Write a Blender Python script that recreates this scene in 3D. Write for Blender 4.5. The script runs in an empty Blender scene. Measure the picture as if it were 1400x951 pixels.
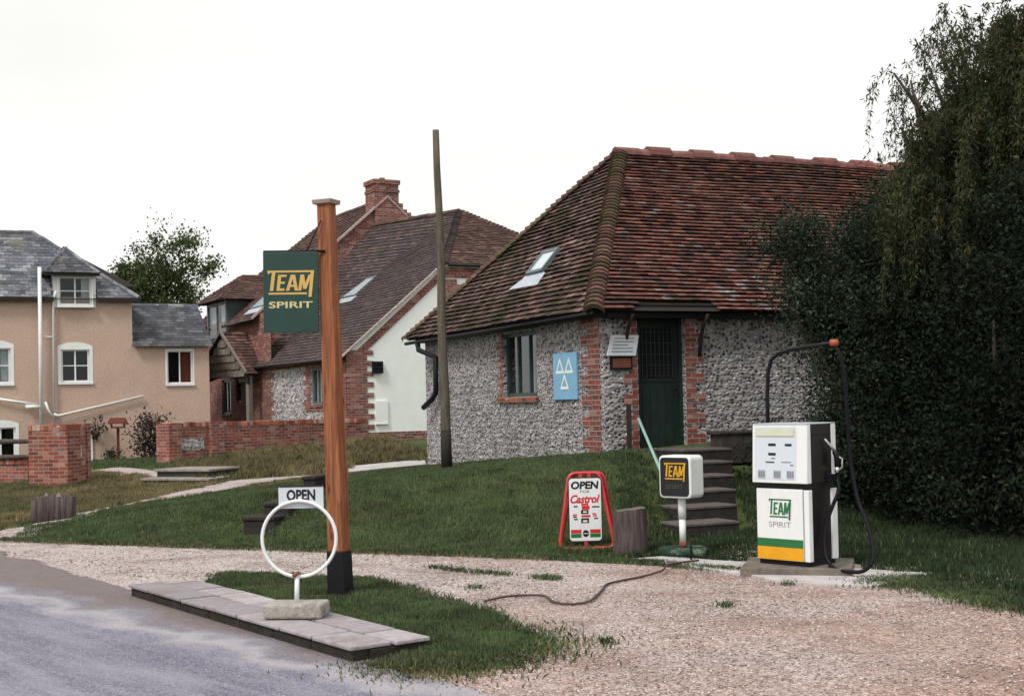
import bpy, bmesh, math, random
import numpy as np
from mathutils import Vector, Matrix, noise as mnoise
random.seed(7); RNG = np.random.default_rng(11)
S = bpy.context.scene
COL = S.collection
# ------------------------------------------------------------------ camera geometry
F = 1800.; HC = 1.7; PITCH = math.radians(.9); ROLL = math.radians(-1.3); SH = 46/1400

def ray(px, py):
    x = (px-700)/F; y = (475.5-py)/F+SH*1400/F; z = -1.
    c, s = math.cos(ROLL), math.sin(ROLL); x, y = c*x-s*y, s*x+c*y
    a = math.pi/2+PITCH; c, s = math.cos(a), math.sin(a)
    return (x, c*y-s*z, s*y+c*z)
def atY(px, py, Y):
    d = ray(px, py); t = Y/d[1]; return Vector((d[0]*t, Y, HC+d[2]*t))
def atZ(px, py, z=0.):
    d = ray(px, py); t = (z-HC)/d[2]; return Vector((d[0]*t, d[1]*t, z))

class Fr:      # a building's own plan axes
    def __init__(s, ox, oy, deg):
        s.o = (ox, oy); r = math.radians(deg); s.u = (math.cos(r), math.sin(r)); s.v = (-math.sin(r), math.cos(r)); s.deg = deg
    def loc(s, x, y):
        dx, dy = x-s.o[0], y-s.o[1]; return (dx*s.u[0]+dy*s.u[1], dx*s.v[0]+dy*s.v[1])
    def W(s, a, b, z=0): return Vector((s.o[0]+a*s.u[0]+b*s.v[0], s.o[1]+a*s.u[1]+b*s.v[1], z))
    def lray(s, px, py):
        d = ray(px, py); p0 = s.loc(0, 0); p1 = s.loc(d[0], d[1])
        return Vector((p0[0], p0[1], HC)), Vector((p1[0]-p0[0], p1[1]-p0[1], d[2]))
    def hit(s, px, py, a=None, b=None):
        p, d = s.lray(px, py)
        t = (a-p.x)/d.x if a is not None else (b-p.y)/d.y
        return p+d*t
    def hitp(s, px, py, o, n):
        p, d = s.lray(px, py); t = (Vector(o)-p).dot(n)/d.dot(n); return p+d*t

# ------------------------------------------------------------------ materials
class M:
    def __init__(s, name, rough=.9, spec=.3, metal=0.):
        s.m = bpy.data.materials.new(name); s.m.use_nodes = True; s.t = s.m.node_tree
        s.b = s.t.nodes['Principled BSDF']; s.b.inputs['Roughness'].default_value = rough
        s.b.inputs['Specular IOR Level'].default_value = spec; s.b.inputs['Metallic'].default_value = metal
        s.tc = s.n('ShaderNodeTexCoord')
    def n(s, t, **k):
        x = s.t.nodes.new(t)
        for a, v in k.items(): setattr(x, a, v)
        return x
    def lk(s, a, b): s.t.links.new(a, b)
    def put(s, sock, v):
        if hasattr(v, 'links') or hasattr(v, 'is_linked'): s.lk(v, sock)
        elif isinstance(v, (tuple, list)) and len(v) == 3 and sock.type == 'RGBA': sock.default_value = (*v, 1)
        else: sock.default_value = v
    def co(s, kind='Object', scale=None):
        o = s.tc.outputs[kind]
        if scale is None: return o
        m = s.n('ShaderNodeMapping'); s.lk(o, m.inputs[0]); m.inputs['Scale'].default_value = scale
        return m.outputs[0]
    def noise(s, sc, det=4, rough=.55, co=None, dist=0):
        x = s.n('ShaderNodeTexNoise'); x.inputs['Scale'].default_value = sc; x.inputs['Detail'].default_value = det
        x.inputs['Roughness'].default_value = rough; x.inputs['Distortion'].default_value = dist
        s.lk(co or s.co(), x.inputs['Vector']); return x.outputs['Fac']
    def vor(s, sc, feat='F1', co=None, rnd=1., out='Color', dim=None):
        x = s.n('ShaderNodeTexVoronoi', feature=feat)
        if dim: x.voronoi_dimensions = dim
        x.inputs['Scale'].default_value = sc; x.inputs['Randomness'].default_value = rnd
        s.lk(co or s.co(), x.inputs['Vector']); return x.outputs[out]
    def ramp(s, f, stops, const=False):
        r = s.n('ShaderNodeValToRGB'); s.lk(f, r.inputs[0]); e = r.color_ramp.elements
        if const: r.color_ramp.interpolation = 'CONSTANT'
        for i, (p, c) in enumerate(stops):
            if not isinstance(c, (tuple, list)): c = (c, c, c)
            x = e[i] if i < 2 else e.new(p)
            x.position = p; x.color = (*c, 1)
        return r.outputs[0]
    def mix(s, f, a, b, mode='MIX'):
        x = s.n('ShaderNodeMix', data_type='RGBA', blend_type=mode, clamp_result=False)
        s.put(x.inputs[0], f); s.put(x.inputs[6], a); s.put(x.inputs[7], b); return x.outputs[2]
    def math(s, op, a, b=0., c=0.):
        x = s.n('ShaderNodeMath', operation=op); s.put(x.inputs[0], a); s.put(x.inputs[1], b); s.put(x.inputs[2], c); return x.outputs[0]
    def sep(s, v, i):
        x = s.n('ShaderNodeSeparateXYZ'); s.lk(v, x.inputs[0]); return x.outputs[i]
    def attr(s, name):
        x = s.n('ShaderNodeAttribute'); x.attribute_name = name; return x.outputs['Fac']
    def hsv(s, c, h=.5, sa=1., v=1.):
        x = s.n('ShaderNodeHueSaturation'); s.put(x.inputs[0], h); s.put(x.inputs[1], sa); s.put(x.inputs[2], v); s.put(x.inputs[4], c); return x.outputs[0]
    def bump(s, h, d=.01, st=1.):
        x = s.n('ShaderNodeBump'); s.lk(h, x.inputs['Height']); x.inputs['Distance'].default_value = d; x.inputs['Strength'].default_value = st
        s.lk(x.outputs[0], s.b.inputs['Normal'])
    def base(s, c): s.put(s.b.inputs['Base Color'], c); return s.m
    def rough(s, c): s.put(s.b.inputs['Roughness'], c)

def plain(name, col, rough=.6, spec=.4, var=.12, sc=6, metal=0, dirt=None, bump=.0):
    m = M(name, rough, spec, metal)
    n = m.noise(sc, 6)
    v = m.ramp(n, [(.3, 1-var), (.7, 1+var)])
    c = m.mix(1., col, v, 'MULTIPLY')
    if dirt:
        n2 = m.noise(sc*.6, 8, .7)
        c = m.mix(m.ramp(n2, [(dirt[1], 0.), (dirt[1]+.2, 1.)]), c, dirt[0])
    if bump: m.bump(m.noise(sc*6, 5), bump)
    return m.base(c)

MT = {}
def roofmat(name, stops, moss=.0, lichen=.5, mosscol=(.055, .055, .025), lich=(.42, .42, .38), mossbias=None):
    m = M(name, .92, .2)
    r = m.attr('rnd')
    c = m.ramp(r, stops)
    n = m.noise(9, 5); c = m.mix(1., c, m.ramp(n, [(.3, .72), (.7, 1.25)]), 'MULTIPLY')
    big = m.noise(.55, 5, .6); c = m.mix(m.ramp(big, [(.4, 0.), (.75, .55)]), c, (.06, .045, .042))
    if moss > 0:
        n2 = m.noise(1.3, 6, .7); k = .72-moss*.35
        f = m.ramp(n2, [(k-.08, 0.), (k+.06, 1.)])
        c = m.mix(f, c, m.mix(m.noise(14, 4), mosscol, tuple(v*2.1 for v in mosscol)))
    l = m.noise(5.5, 7, .75); k = .72-.08*lichen
    f = m.ramp(l, [(k-.03, 0.), (k+.02, 1.)])
    c = m.mix(f, c, lich)
    m.bump(m.noise(45, 5), .006)
    return m.base(c)

def flintmat(name, tone=1., sc=17.5, mortar=(.42, .385, .375), dark=0., courses=True):
    m = M(name, .8, .35)
    uv = m.co('UV')
    wob = m.n('ShaderNodeTexNoise'); wob.inputs['Scale'].default_value = 2.2; m.lk(uv, wob.inputs['Vector'])
    add = m.n('ShaderNodeVectorMath', operation='MULTIPLY_ADD'); m.lk(wob.outputs['Color'], add.inputs[0])
    add.inputs[1].default_value = (.06, .05, 0); m.lk(uv, add.inputs[2])
    mp = m.n('ShaderNodeMapping'); mp.inputs['Scale'].default_value = (.85, 1.1, 1); m.lk(add.outputs[0], mp.inputs[0])
    rn = .9
    col = m.vor(sc, 'F1', mp.outputs[0], rn, 'Color', '2D'); dist = m.vor(sc, 'F1', mp.outputs[0], rn, 'Distance', '2D')
    g = m.sep(col, 0); g2 = m.sep(col, 1); g3 = m.sep(col, 2)
    T = tone
    c = m.ramp(g, [(.0, (.03*T, .03*T, .04*T)), (.2, (.085*T, .085*T, .10*T)), (.38, (.25*T, .24*T, .265*T)), (.7, (.42*T, .40*T, .43*T)), (.88, (.60*T, .58*T, .62*T)), (1., (.85*T, .84*T, .86*T))])
    c = m.mix(m.ramp(g2, [(.7, 0.), (1., .4)]), c, (.30*T, .22*T, .19*T))
    c = m.mix(m.ramp(m.noise(34, 5, .7, uv), [(.46, 0.), (.66, .62)]), c, (.09*T, .088*T, .10*T))
    mo = m.mix(m.noise(3, 5, .6, uv), mortar, tuple(v*.68 for v in mortar))
    nz = m.noise(24, 4, .65, uv)
    e2 = m.math('ADD', m.math('ADD', dist, m.math('MULTIPLY_ADD', g3, .14, -.07)), m.math('MULTIPLY_ADD', nz, .5, -.25))
    f = m.ramp(e2, [(.355, 0.), (.46, 1.)])
    c = m.mix(f, c, mo)
    big = m.noise(.7, 5, .6, uv); c = m.mix(1., c, m.ramp(big, [(.3, .8), (.7, 1.15)]), 'MULTIPLY'); c = m.mix(1., c, m.ramp(m.noise(5, 4, .7, uv), [(.35, .8), (.65, 1.15)]), 'MULTIPLY')
    rows = m.math('SINE', m.math('MULTIPLY', m.sep(add.outputs[0], 1), 6.283*sc*1.1*.5))
    m.bump(m.math('MULTIPLY_ADD', rows, .12, m.ramp(e2, [(.1, 1.), (.5, 0.)])), .026)
    return m.base(c)

def brickmat(name, c1=(.26, .075, .055), c2=(.15, .05, .045), c3=(.36, .19, .15), mortar=(.36, .31, .29), white=.0, scale=1.):
    m = M(name, .9, .2)
    uv = m.co('UV')
    wob = m.n('ShaderNodeTexNoise'); wob.inputs['Scale'].default_value = 3.; m.lk(uv, wob.inputs['Vector'])
    add = m.n('ShaderNodeVectorMath', operation='MULTIPLY_ADD'); m.lk(wob.outputs['Color'], add.inputs[0])
    add.inputs[1].default_value = (.02, .02, 0); m.lk(uv, add.inputs[2])
    b = m.n('ShaderNodeTexBrick'); m.lk(add.outputs[0], b.inputs['Vector'])
    b.inputs['Scale'].default_value = 1/scale; b.inputs['Brick Width'].default_value = .235; b.inputs['Row Height'].default_value = .078
    b.inputs['Mortar Size'].default_value = .008; b.inputs['Mortar Smooth'].default_value = .3; b.inputs['Bias'].default_value = 0.
    b.inputs['Color1'].default_value = (0, 0, 0, 1); b.inputs['Color2'].default_value = (1, 1, 1, 1); b.inputs['Mortar'].default_value = (.5, .5, .5, 1)
    cc = m.ramp(b.outputs['Color'], [(0., c2), (.3, c1), (.55, tuple(x*.8 for x in c1)), (.8, c3), (1., (.1, .06, .06))])
    cc = m.mix(1., cc, m.ramp(m.noise(2.5, 6, .65, uv), [(.3, .6), (.7, 1.3)]), 'MULTIPLY')
    if white: cc = m.mix(m.ramp(m.noise(7, 5, .6, m.co('UV', (.5, 1.6, 1))), [(.70-white*.3, 0.), (.76-white*.3, .8)]), cc, (.62, .55, .52))
    cc = m.mix(b.outputs['Fac'], cc, mortar)
    cc = m.mix(m.ramp(m.noise(14, 6, .7, uv), [(.58, 0.), (.72, .5)]), cc, (.12, .10, .09))
    h = m.math('SUBTRACT', m.math('MULTIPLY', m.noise(40, 4, .6, uv), .4), b.outputs['Fac'])
    m.bump(h, .012)
    return m.base(cc)

def logmat(name, a, b):
    m = M(name, .95, .15)
    w = m.noise(5, 6, .65, m.co('Object', (7, 7, .7)), .5)
    c = m.ramp(w, [(.3, a), (.7, b)])
    c = m.mix(m.ramp(m.noise(4, 5), [(.5, 0.), (.75, .5)]), c, (.07, .075, .05))
    m.bump(w, .02)
    return m.base(c)
MT['tile_red'] = roofmat('old_red_clay_tiles', [(0., (.055, .034, .033)), (.3, (.118, .052, .044)), (.6, (.185, .072, .055)), (.82, (.185, .092, .075)), (.94, (.30, .13, .09)), (1., (.20, .165, .155))], moss=.12, lichen=.55, mosscol=(.05, .04, .03))
MT['tile_moss'] = roofmat('mossy_clay_tiles', [(0., (.055, .040, .038)), (.4, (.105, .062, .055)), (.75, (.17, .098, .085)), (1., (.30, .21, .19))], moss=.52, lichen=.5, mosscol=(.026, .023, .013))
MT['tile_ridge'] = roofmat('red_clay_ridge', [(0., (.15, .065, .06)), (.5, (.23, .09, .08)), (1., (.28, .13, .115))], moss=.1, lichen=.0)
MT['tile_bonnet'] = roofmat('mossy_bonnet_tiles', [(0., (.07, .042, .038)), (.5, (.12, .062, .052)), (1., (.19, .11, .09))], moss=.45, lichen=.3, mosscol=(.045, .045, .02))
MT['tile_lichen'] = roofmat('lichened_clay_tiles', [(0., (.16, .12, .115)), (1., (.30, .25, .24))], moss=.0, lichen=1.6, lich=(.50, .50, .47))
MT['tile_brown'] = roofmat('brown_clay_tiles', [(0., (.055, .046, .048)), (.4, (.075, .060, .060)), (.8, (.095, .072, .070)), (1., (.13, .09, .08))], moss=.2, lichen=.1, mosscol=(.06, .05, .035))
MT['tile_rust'] = roofmat('rusty_clay_tiles', [(0., (.07, .045, .042)), (.4, (.11, .060, .052)), (.8, (.15, .082, .07)), (1., (.23, .13, .11))], moss=.2, lichen=.2, mosscol=(.06, .05, .035))
MT['slate'] = roofmat('grey_slate', [(0., (.07, .08, .10)), (.4, (.12, .13, .155)), (.8, (.18, .19, .22)), (1., (.30, .31, .32))], moss=.22, lichen=1., mosscol=(.13, .12, .085), lich=(.45, .46, .44))
MT['slate_dark'] = roofmat('dark_slate', [(0., (.055, .06, .07)), (.5, (.085, .09, .105)), (1., (.14, .145, .16))], moss=.1, lichen=.2, mosscol=(.10, .09, .08))
MT['shingle'] = roofmat('weathered_wood_shingle', [(0., (.13, .115, .10)), (.5, (.19, .165, .14)), (1., (.26, .23, .20))], moss=.1, lichen=0)
MT['flint'] = flintmat('flint_wall', 1.02)
MT['flint_pale'] = flintmat('pale_flint_wall', 1.3, 10., (.55, .51, .50))
MT['brick'] = brickmat('old_red_brick', white=.16)
MT['brick_garden'] = brickmat('weathered_garden_brick', (.33, .095, .065), (.19, .055, .045), (.44, .22, .17), white=.22)
MT['brick_orange'] = brickmat('orange_red_brick', (.31, .085, .05), (.15, .045, .04), (.40, .18, .12), white=.14)
MT['render'] = (lambda m: (m.bump(m.noise(28, 5, .7), .02), m.base(m.mix(1., m.mix(m.ramp(m.noise(.8, 7, .65), [(.35, 0.), (.75, 1.)]), (.62, .45, .365), (.52, .375, .305)), m.ramp(m.noise(16, 5, .75), [(.3, .8), (.7, 1.15)]), 'MULTIPLY')))[1])(M('buff_roughcast', .95, .15))
MT['white'] = plain('white_gloss_paint', (.82, .83, .83), .35, .5, .05, 4, dirt=((.5, .47, .4), .68))
MT['white_wall'] = plain('white_painted_wall', (.84, .87, .85), .8, .2, .04, 2.5, bump=.003, dirt=((.62, .62, .57), .7))
def enamel():
    m = M('white_enamel', .3, .5); c = m.mix(m.ramp(m.noise(3, 6, .7, m.co('Object', (3, 3, .6))), [(.5, 0.), (.8, .35)]), (.78, .80, .80), (.50, .46, .40))
    c = m.mix(m.ramp(m.noise(30, 6, .75), [(.70, 0.), (.74, .8)]), c, (.22, .13, .09)); m.rough(m.ramp(m.noise(6, 5), [(.3, .22), (.7, .5)])); return m.base(c)
MT['enamel'] = enamel()
MT['green_frame'] = plain('dark_green_frame', (.035, .06, .055), .45, .4)
MT['grey_frame'] = plain('grey_blue_frame', (.12, .15, .16), .5, .4)
MT['green_door'] = plain('dark_green_door', (.010, .022, .018), .5, .4, .25, 8)
MT['black'] = plain('black_metal', (.009, .009, .012), .5, .2)
MT['rubber'] = plain('black_rubber', (.007, .007, .010), .6, .15)
MT['lead'] = plain('lead_flashing', (.42, .47, .52), .5, .4)
MT['dark_wood'] = plain('dark_wood', (.03, .024, .02), .8, .2)
MT['grey_wood'] = plain('grey_wood', (.2, .18, .16), .9, .2)
MT['concrete'] = plain('weathered_concrete', (.46, .43, .43), .95, .2, .18, 5, dirt=((.14, .12, .10), .6), bump=.01)
MT['concrete_dark'] = plain('mossy_concrete', (.17, .145, .125), .95, .2, .3, 6, dirt=((.05, .05, .03), .52), bump=.012)
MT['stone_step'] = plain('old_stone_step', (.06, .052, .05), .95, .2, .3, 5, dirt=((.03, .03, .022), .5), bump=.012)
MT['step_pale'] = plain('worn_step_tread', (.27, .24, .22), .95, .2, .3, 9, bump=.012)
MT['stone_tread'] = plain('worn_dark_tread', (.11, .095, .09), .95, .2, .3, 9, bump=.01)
MT['step_dark'] = plain('dark_step', (.036, .030, .029), .95, .2, .3, 9, bump=.012)  # darker than the treads; used for door risers and bank steps
MT['neck_brown'] = plain('brown_metal_neck', (.16, .12, .11), .6, .3)
MT['verge_mortar'] = plain('pinkish_mortar', (.36, .29, .27), .95, .2, .3, 9)
MT['red'] = plain('red_tube_paint', (.52, .035, .04), .4, .5, .15, 10, dirt=((.55, .35, .32), .66))
MT['green_sign'] = plain('bottle_green_board', (.010, .045, .036), .38, .5, .15, 5)
MT['gold'] = plain('golden_lettering', (.62, .40, .12), .6, .3, .05)
MT['goldpale'] = plain('pale_gold_lettering', (.60, .52, .28), .6, .3, .05)
MT['amber'] = plain('amber_lettering', (.60, .33, .02), .6, .3, .08)
MT['basegreen'] = plain('dark_green_stand', (.012, .035, .022), .7, .2, .3, 8, dirt=((.34, .38, .31), .55))
MT['lettergreen'] = plain('green_lettering', (.012, .15, .055), .5, .4, .05)
MT['stripegreen'] = plain('green_stripe', (.02, .15, .04), .4, .5, .05)
MT['yellow'] = plain('orange_yellow_stripe', (.78, .36, .01), .35, .5, .06, 8)
MT['lettergrey'] = plain('grey_lettering', (.22, .24, .25), .6, .3, .05)
MT['letterblack'] = plain('black_lettering', (.015, .015, .02), .5, .3, .05)
MT['letterred'] = plain('red_lettering', (.6, .03, .03), .5, .3, .05)
MT['letterwhite'] = plain('cream_lettering', (.8, .82, .72), .6, .3, .03)
MT['mot'] = plain('pale_blue_board', (.20, .42, .62), .5, .3, .06, 5)
MT['board_white'] = plain('white_board', (.60, .64, .68), .5, .3, .05, 5)
MT['rust'] = plain('rusty_metal', (.2, .07, .04), .8, .3, .3, 20)
MT['brown_board'] = plain('brown_board', (.16, .05, .03), .6, .3, .2, 9)
MT['bulb'] = plain('amber_lamp', (.36, .085, .03), .4, .4)
MT['curtain'] = plain('pale_curtain', (.6, .6, .62), .9, .1, .1, 12)
MT['curtain_red'] = plain('rust_curtain', (.24, .07, .035), .9, .1, .2, 12)
MT['pump_glass'] = plain('pump_dial', (.62, .68, .74), .25, .5, .03, 4)
MT['pump_lamp'] = plain('pump_light_panel', (.62, .62, .50), .3, .5, .06, 8)
MT['pump_grey'] = plain('pump_keys', (.40, .43, .50), .5, .3)
MT['pump_side'] = plain('pump_side_brown', (.010, .008, .009), .35, .3, .2, 5)
MT['pole_green'] = logmat('weathered_pole', (.075, .065, .05), (.17, .145, .11))
MT['pole_dark'] = logmat('dark_pole_foot', (.02, .018, .018), (.045, .04, .035))
MT['bird_red'] = plain('red_brown_stain', (.13, .038, .025), .8, .2, .2, 14)
MT['aqua'] = plain('pale_green_rail', (.26, .42, .38), .5, .4)
MT['cable'] = plain('brown_hose', (.075, .045, .045), .6, .3)
MT['steel'] = plain('nozzle_metal', (.6, .6, .6), .3, .5, metal=.8)

def glass():
    m = M('window_glass'); t = m.t; out = t.nodes['Material Output']
    g = m.n('ShaderNodeBsdfGlossy'); g.inputs['Roughness'].default_value = .03; g.inputs['Color'].default_value = (.9, .95, 1, 1)
    tr = m.n('ShaderNodeBsdfTransparent'); tr.inputs['Color'].default_value = (.8, .85, .85, 1)
    fr = m.n('ShaderNodeFresnel'); fr.inputs[0].default_value = 1.5
    mx = m.n('ShaderNodeMixShader'); m.lk(m.math('MINIMUM', m.math('MULTIPLY_ADD', fr.outputs[0], .7, .01), .16), mx.inputs[0]); m.lk(tr.outputs[0], mx.inputs[1]); m.lk(g.outputs[0], mx.inputs[2])
    m.lk(mx.outputs[0], out.inputs['Surface']); return m.m
MT['glass'] = glass()
MT['room'] = plain('dark_interior', (.012, .012, .014), .9, .1)  # near-black backing, the gloom of an unlit room painted into its colour
MT['skyglass'] = plain('sky_toned_glass', (.50, .58, .62), .08, .8, .05)  # pale base colour stands in for sky reflected in the panes

def timber():
    m = M('orange_stained_timber', .55, .35)
    w = m.noise(6, 6, .6, m.co('Object', (6, 6, .35)), .6)
    c = m.ramp(w, [(.3, (.11, .034, .018)), (.5, (.27, .088, .034)), (.7, (.38, .155, .062))])
    k = m.vor(3.2, 'F1', m.co('Object', (2.6, 2.6, .9)), 1., 'Distance'); c = m.mix(m.ramp(k, [(.05, 1.), (.17, 0.)]), c, (.08, .022, .012))
    c = m.mix(m.ramp(m.noise(9, 6, .7, m.co('Object', (3, 3, .2))), [(.62, 0.), (.68, .8)]), c, (.07, .025, .015))
    m.bump(w, .006)
    return m.base(c)
MT['timber'] = timber()
MT['log'] = logmat('weathered_log', (.045, .036, .034), (.155, .12, .115))
MT['logtop'] = logmat('cut_log_end', (.10, .085, .08), (.22, .19, .18))

def grassmat(name, a, b, dry, dk=.5, sc=.5):
    m = M(name, .8, .15)
    r = m.attr('rnd')
    c = m.mix(r, a, b)
    g = m.n('ShaderNodeNewGeometry').outputs['Position']
    c = m.mix(m.ramp(m.noise(sc, 6, .65, g), [(dk, 0.), (dk+.22, .85)]), c, dry)
    c = m.mix(1., c, m.ramp(m.noise(1.7, 6, .7, g), [(.32, .55), (.7, 1.4)]), 'MULTIPLY')
    c = m.mix(m.ramp(r, [(.965, 0.), (.98, .7)]), c, (.26, .23, .13))
    m.b.inputs['Subsurface Weight'].default_value = 0
    return m.base(c)
MT['grass'] = grassmat('lawn_grass', (.056, .088, .040), (.112, .150, .068), (.17, .16, .085), .56, .8)
MT['grass_dry'] = grassmat('rough_grass', (.09, .10, .04), (.20, .175, .09), (.30, .23, .13), .40)
MT['grass_shade'] = grassmat('shade_toned_grass', (.022, .040, .020), (.045, .068, .032), (.07, .06, .04), .6)  # darker copy of the lawn grass, shade put into its colour
MT['leaf_willow'] = None
def leafmat(name, a, b, c3=None):
    m = M(name, .75, .08)
    c = m.ramp(m.attr('rnd'), [(0., a), (.8, b), (1., c3 or b)])
    g = m.n('ShaderNodeNewGeometry').outputs['Position']
    c = m.mix(1., c, m.ramp(m.noise(1.1, 4, .6, g), [(.3, .6), (.7, 1.35)]), 'MULTIPLY')
    m.b.inputs['Base Color'].default_value = (0, 0, 0, 1)
    m.base(c)
    tr = m.n('ShaderNodeBsdfTranslucent'); m.lk(c, tr.inputs[0])
    mx = m.n('ShaderNodeMixShader'); mx.inputs[0].default_value = .25
    m.lk(m.b.outputs[0], mx.inputs[1]); m.lk(tr.outputs[0], mx.inputs[2]); m.lk(mx.outputs[0], m.t.nodes['Material Output'].inputs['Surface'])
    return m.m
MT['leaf_willow'] = leafmat('willow_leaves', (.032, .045, .024), (.075, .085, .04), (.15, .095, .04))
MT['leaf_dark'] = leafmat('evergreen_leaves', (.006, .011, .007), (.024, .035, .020), (.078, .094, .055))
MT['leaf_mid'] = leafmat('shrub_leaves', (.016, .026, .017), (.060, .080, .050), (.14, .17, .11))
MT['leaf_oak'] = leafmat('oak_leaves', (.05, .07, .028), (.09, .115, .045), (.13, .14, .06))
MT['leaf_bush'] = leafmat('purple_green_leaves', (.035, .028, .03), (.07, .065, .05), (.12, .10, .08))
MT['bark'] = logmat('grey_bark', (.045, .038, .03), (.13, .11, .09))

def groundmat():
    m = M('grassy_soil', .95, .1)
    n = m.noise(.35, 7, .65); c = m.ramp(n, [(.35, (.045, .07, .024)), (.55, (.075, .10, .035)), (.75, (.13, .115, .055))])
    c = m.mix(1., c, m.ramp(m.noise(22, 6, .7), [(.3, .5), (.7, 1.4)]), 'MULTIPLY')
    m.bump(m.noise(30, 6, .7), .03)
    return m.base(c)
MT['ground'] = groundmat()
def gravelmat(name, tint=1., dirt=.5):
    m = M(name, .9, .25)
    big = m.noise(.45, 6, .6)
    x = m.sep(m.co(), 0); y = m.sep(m.co(), 1)
    c1 = m.vor(44, 'F1', None, 1., 'Color'); e1 = m.vor(44, 'F1', None, 1., 'Distance')
    c2 = m.vor(95, 'F1', None, 1., 'Color')
    g = m.sep(c1, 0); g2 = m.sep(c2, 1)
    st = m.ramp(g, [(0., (.19, .155, .145)), (.2, (.36, .305, .285)), (.5, (.53, .48, .465)), (.8, (.68, .64, .63)), (1., (.90, .87, .86))])
    s2 = m.ramp(g2, [(0., (.24, .18, .17)), (.5, (.48, .41, .40)), (1., (.78, .73, .72))])
    c = m.mix(m.ramp(m.noise(18, 4), [(.4, 0.), (.6, 1.)]), st, s2)
    fx = m.math('MULTIPLY_ADD', x, .13, .42)
    fy = m.math('MULTIPLY_ADD', y, -.09, 1.35)
    f = m.math('ADD', m.math('MULTIPLY', m.math('ADD', fx, fy), .5), m.math('MULTIPLY_ADD', big, 2.2, -1.25))
    f = m.ramp(f, [(0., 0.), (.8, dirt)])
    c = m.mix(f, c, m.mix(1., c, (.82, .63, .53), 'MULTIPLY'))
    d = m.noise(1.4, 8, .75, None, .6); c = m.mix(m.ramp(d, [(.52, 0.), (.66, .75)]), c, m.mix(g2, (.14, .095, .075), (.33, .25, .21)))
    # faint curved wheel ruts
    ex = m.math('SUBTRACT', x, .5); rr = m.math('POWER', m.math('ADD', m.math('MULTIPLY', ex, ex), m.math('MULTIPLY', m.math('SUBTRACT', y, 4.), m.math('SUBTRACT', y, 4.))), .5)
    w = m.math('SINE', m.math('MULTIPLY', rr, 4.4))
    c = m.mix(m.math('MULTIPLY', m.ramp(w, [(.4, 0.), (1., .6)]), m.ramp(m.noise(.9, 4), [(.4, 0.), (.6, 1.)])), c, (.30, .22, .19))
    ox = m.math('SUBTRACT', x, 2.2); oy = m.math('SUBTRACT', y, 11.2); od = m.math('ADD', m.math('MULTIPLY', ox, ox), m.math('MULTIPLY', oy, oy))
    oil = m.math('MULTIPLY', m.ramp(m.noise(3.2, 4, .6), [(.58, 0.), (.66, .7)]), m.ramp(m.math('MULTIPLY', od, .3), [(.1, 1.), (1., 0.)])); c = m.mix(oil, c, (.09, .07, .065))
    m.bump(m.math('SUBTRACT', m.math('MULTIPLY', m.noise(2.5, 5), 3.), e1), .02)
    return m.base(m.mix(1., c, (tint, tint*.955, tint*.955), 'MULTIPLY'))
MT['gravel'] = gravelmat('pinkish_gravel', .92, 1.)
MT['gravel_path'] = gravelmat('path_gravel', .9, .3)
def asphaltmat():
    m = M('blue_grey_asphalt', .85, .3)
    c = m.ramp(m.vor(70, 'F1', None, 1., 'Distance'), [(0., (.26, .255, .33)), (.6, (.11, .108, .155))])
    c = m.mix(m.ramp(m.vor(45, 'F1', None, 1., 'Color'), [(.75, 0.), (1., .6)]), c, (.40, .38, .42))
    c = m.mix(m.ramp(m.noise(.8, 7, .7, m.co(), .3), [(.45, 0.), (.7, .8)]), c, (.24, .235, .295))
    c = m.mix(m.ramp(m.noise(26, 5, .75), [(.42, 0.), (.68, .7)]), c, (.085, .08, .11)); c = m.mix(m.ramp(m.noise(70, 3, .8), [(.50, 0.), (.62, .85)]), c, (.40, .385, .43)); c = m.mix(m.ramp(m.noise(120, 3, .8, m.co('Object', (1, 1.1, 1))), [(.52, 0.), (.64, .8)]), c, (.06, .058, .075))
    xx = m.sep(m.co(), 0); yy_ = m.sep(m.co(), 1); cb = m.n('ShaderNodeCombineXYZ')
    m.lk(m.math('MULTIPLY', m.math('ADD', m.math('MULTIPLY', xx, .74), m.math('MULTIPLY', yy_, .67)), 3.2), cb.inputs[0]); m.lk(m.math('MULTIPLY', m.math('SUBTRACT', m.math('MULTIPLY', yy_, .74), m.math('MULTIPLY', xx, .67)), .35), cb.inputs[1])
    c = m.mix(m.ramp(m.noise(1.6, 6, .6, cb.outputs[0]), [(.45, 0.), (.7, .55)]), c, (.34, .33, .39))
    c = m.mix(m.ramp(m.noise(2.3, 5, .6, cb.outputs[0], .4), [(.56, 0.), (.72, .6)]), c, (.11, .105, .14))
    # wheel-worn pale dust near the mouth of the forecourt
    x = m.sep(m.co(), 0); y = m.sep(m.co(), 1)
    d = m.math('ADD', m.math('MULTIPLY', x, .74), m.math('MULTIPLY', y, .67))     # distance across the road
    e = m.math('ADD', d, m.math('MULTIPLY_ADD', m.noise(1.1, 6, .65), 1.1, -.55))
    c = m.mix(m.ramp(m.math('MULTIPLY_ADD', e, .5, -1.9), [(.0, 0.), (.34, .0), (.47, .6), (.56, .1)]), c, (.46, .42, .44))
    c = m.mix(m.ramp(m.math('MULTIPLY_ADD', e, .5, -1.9), [(.52, 0.), (.68, .9)]), c, m.mix(m.noise(22, 5, .7), (.055, .042, .038), (.27, .22, .205)))
    m.bump(m.noise(60, 4), .008)
    return m.base(c)
MT['asphalt'] = asphaltmat()
sm_ = M('paving_slab', .9, .25); c_ = sm_.ramp(sm_.attr('rnd'), [(0., (.27, .245, .26)), (1., (.43, .39, .41))]); c_ = sm_.mix(1., c_, sm_.ramp(sm_.noise(9, 6, .7), [(.3, .75), (.7, 1.15)]), 'MULTIPLY')
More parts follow.
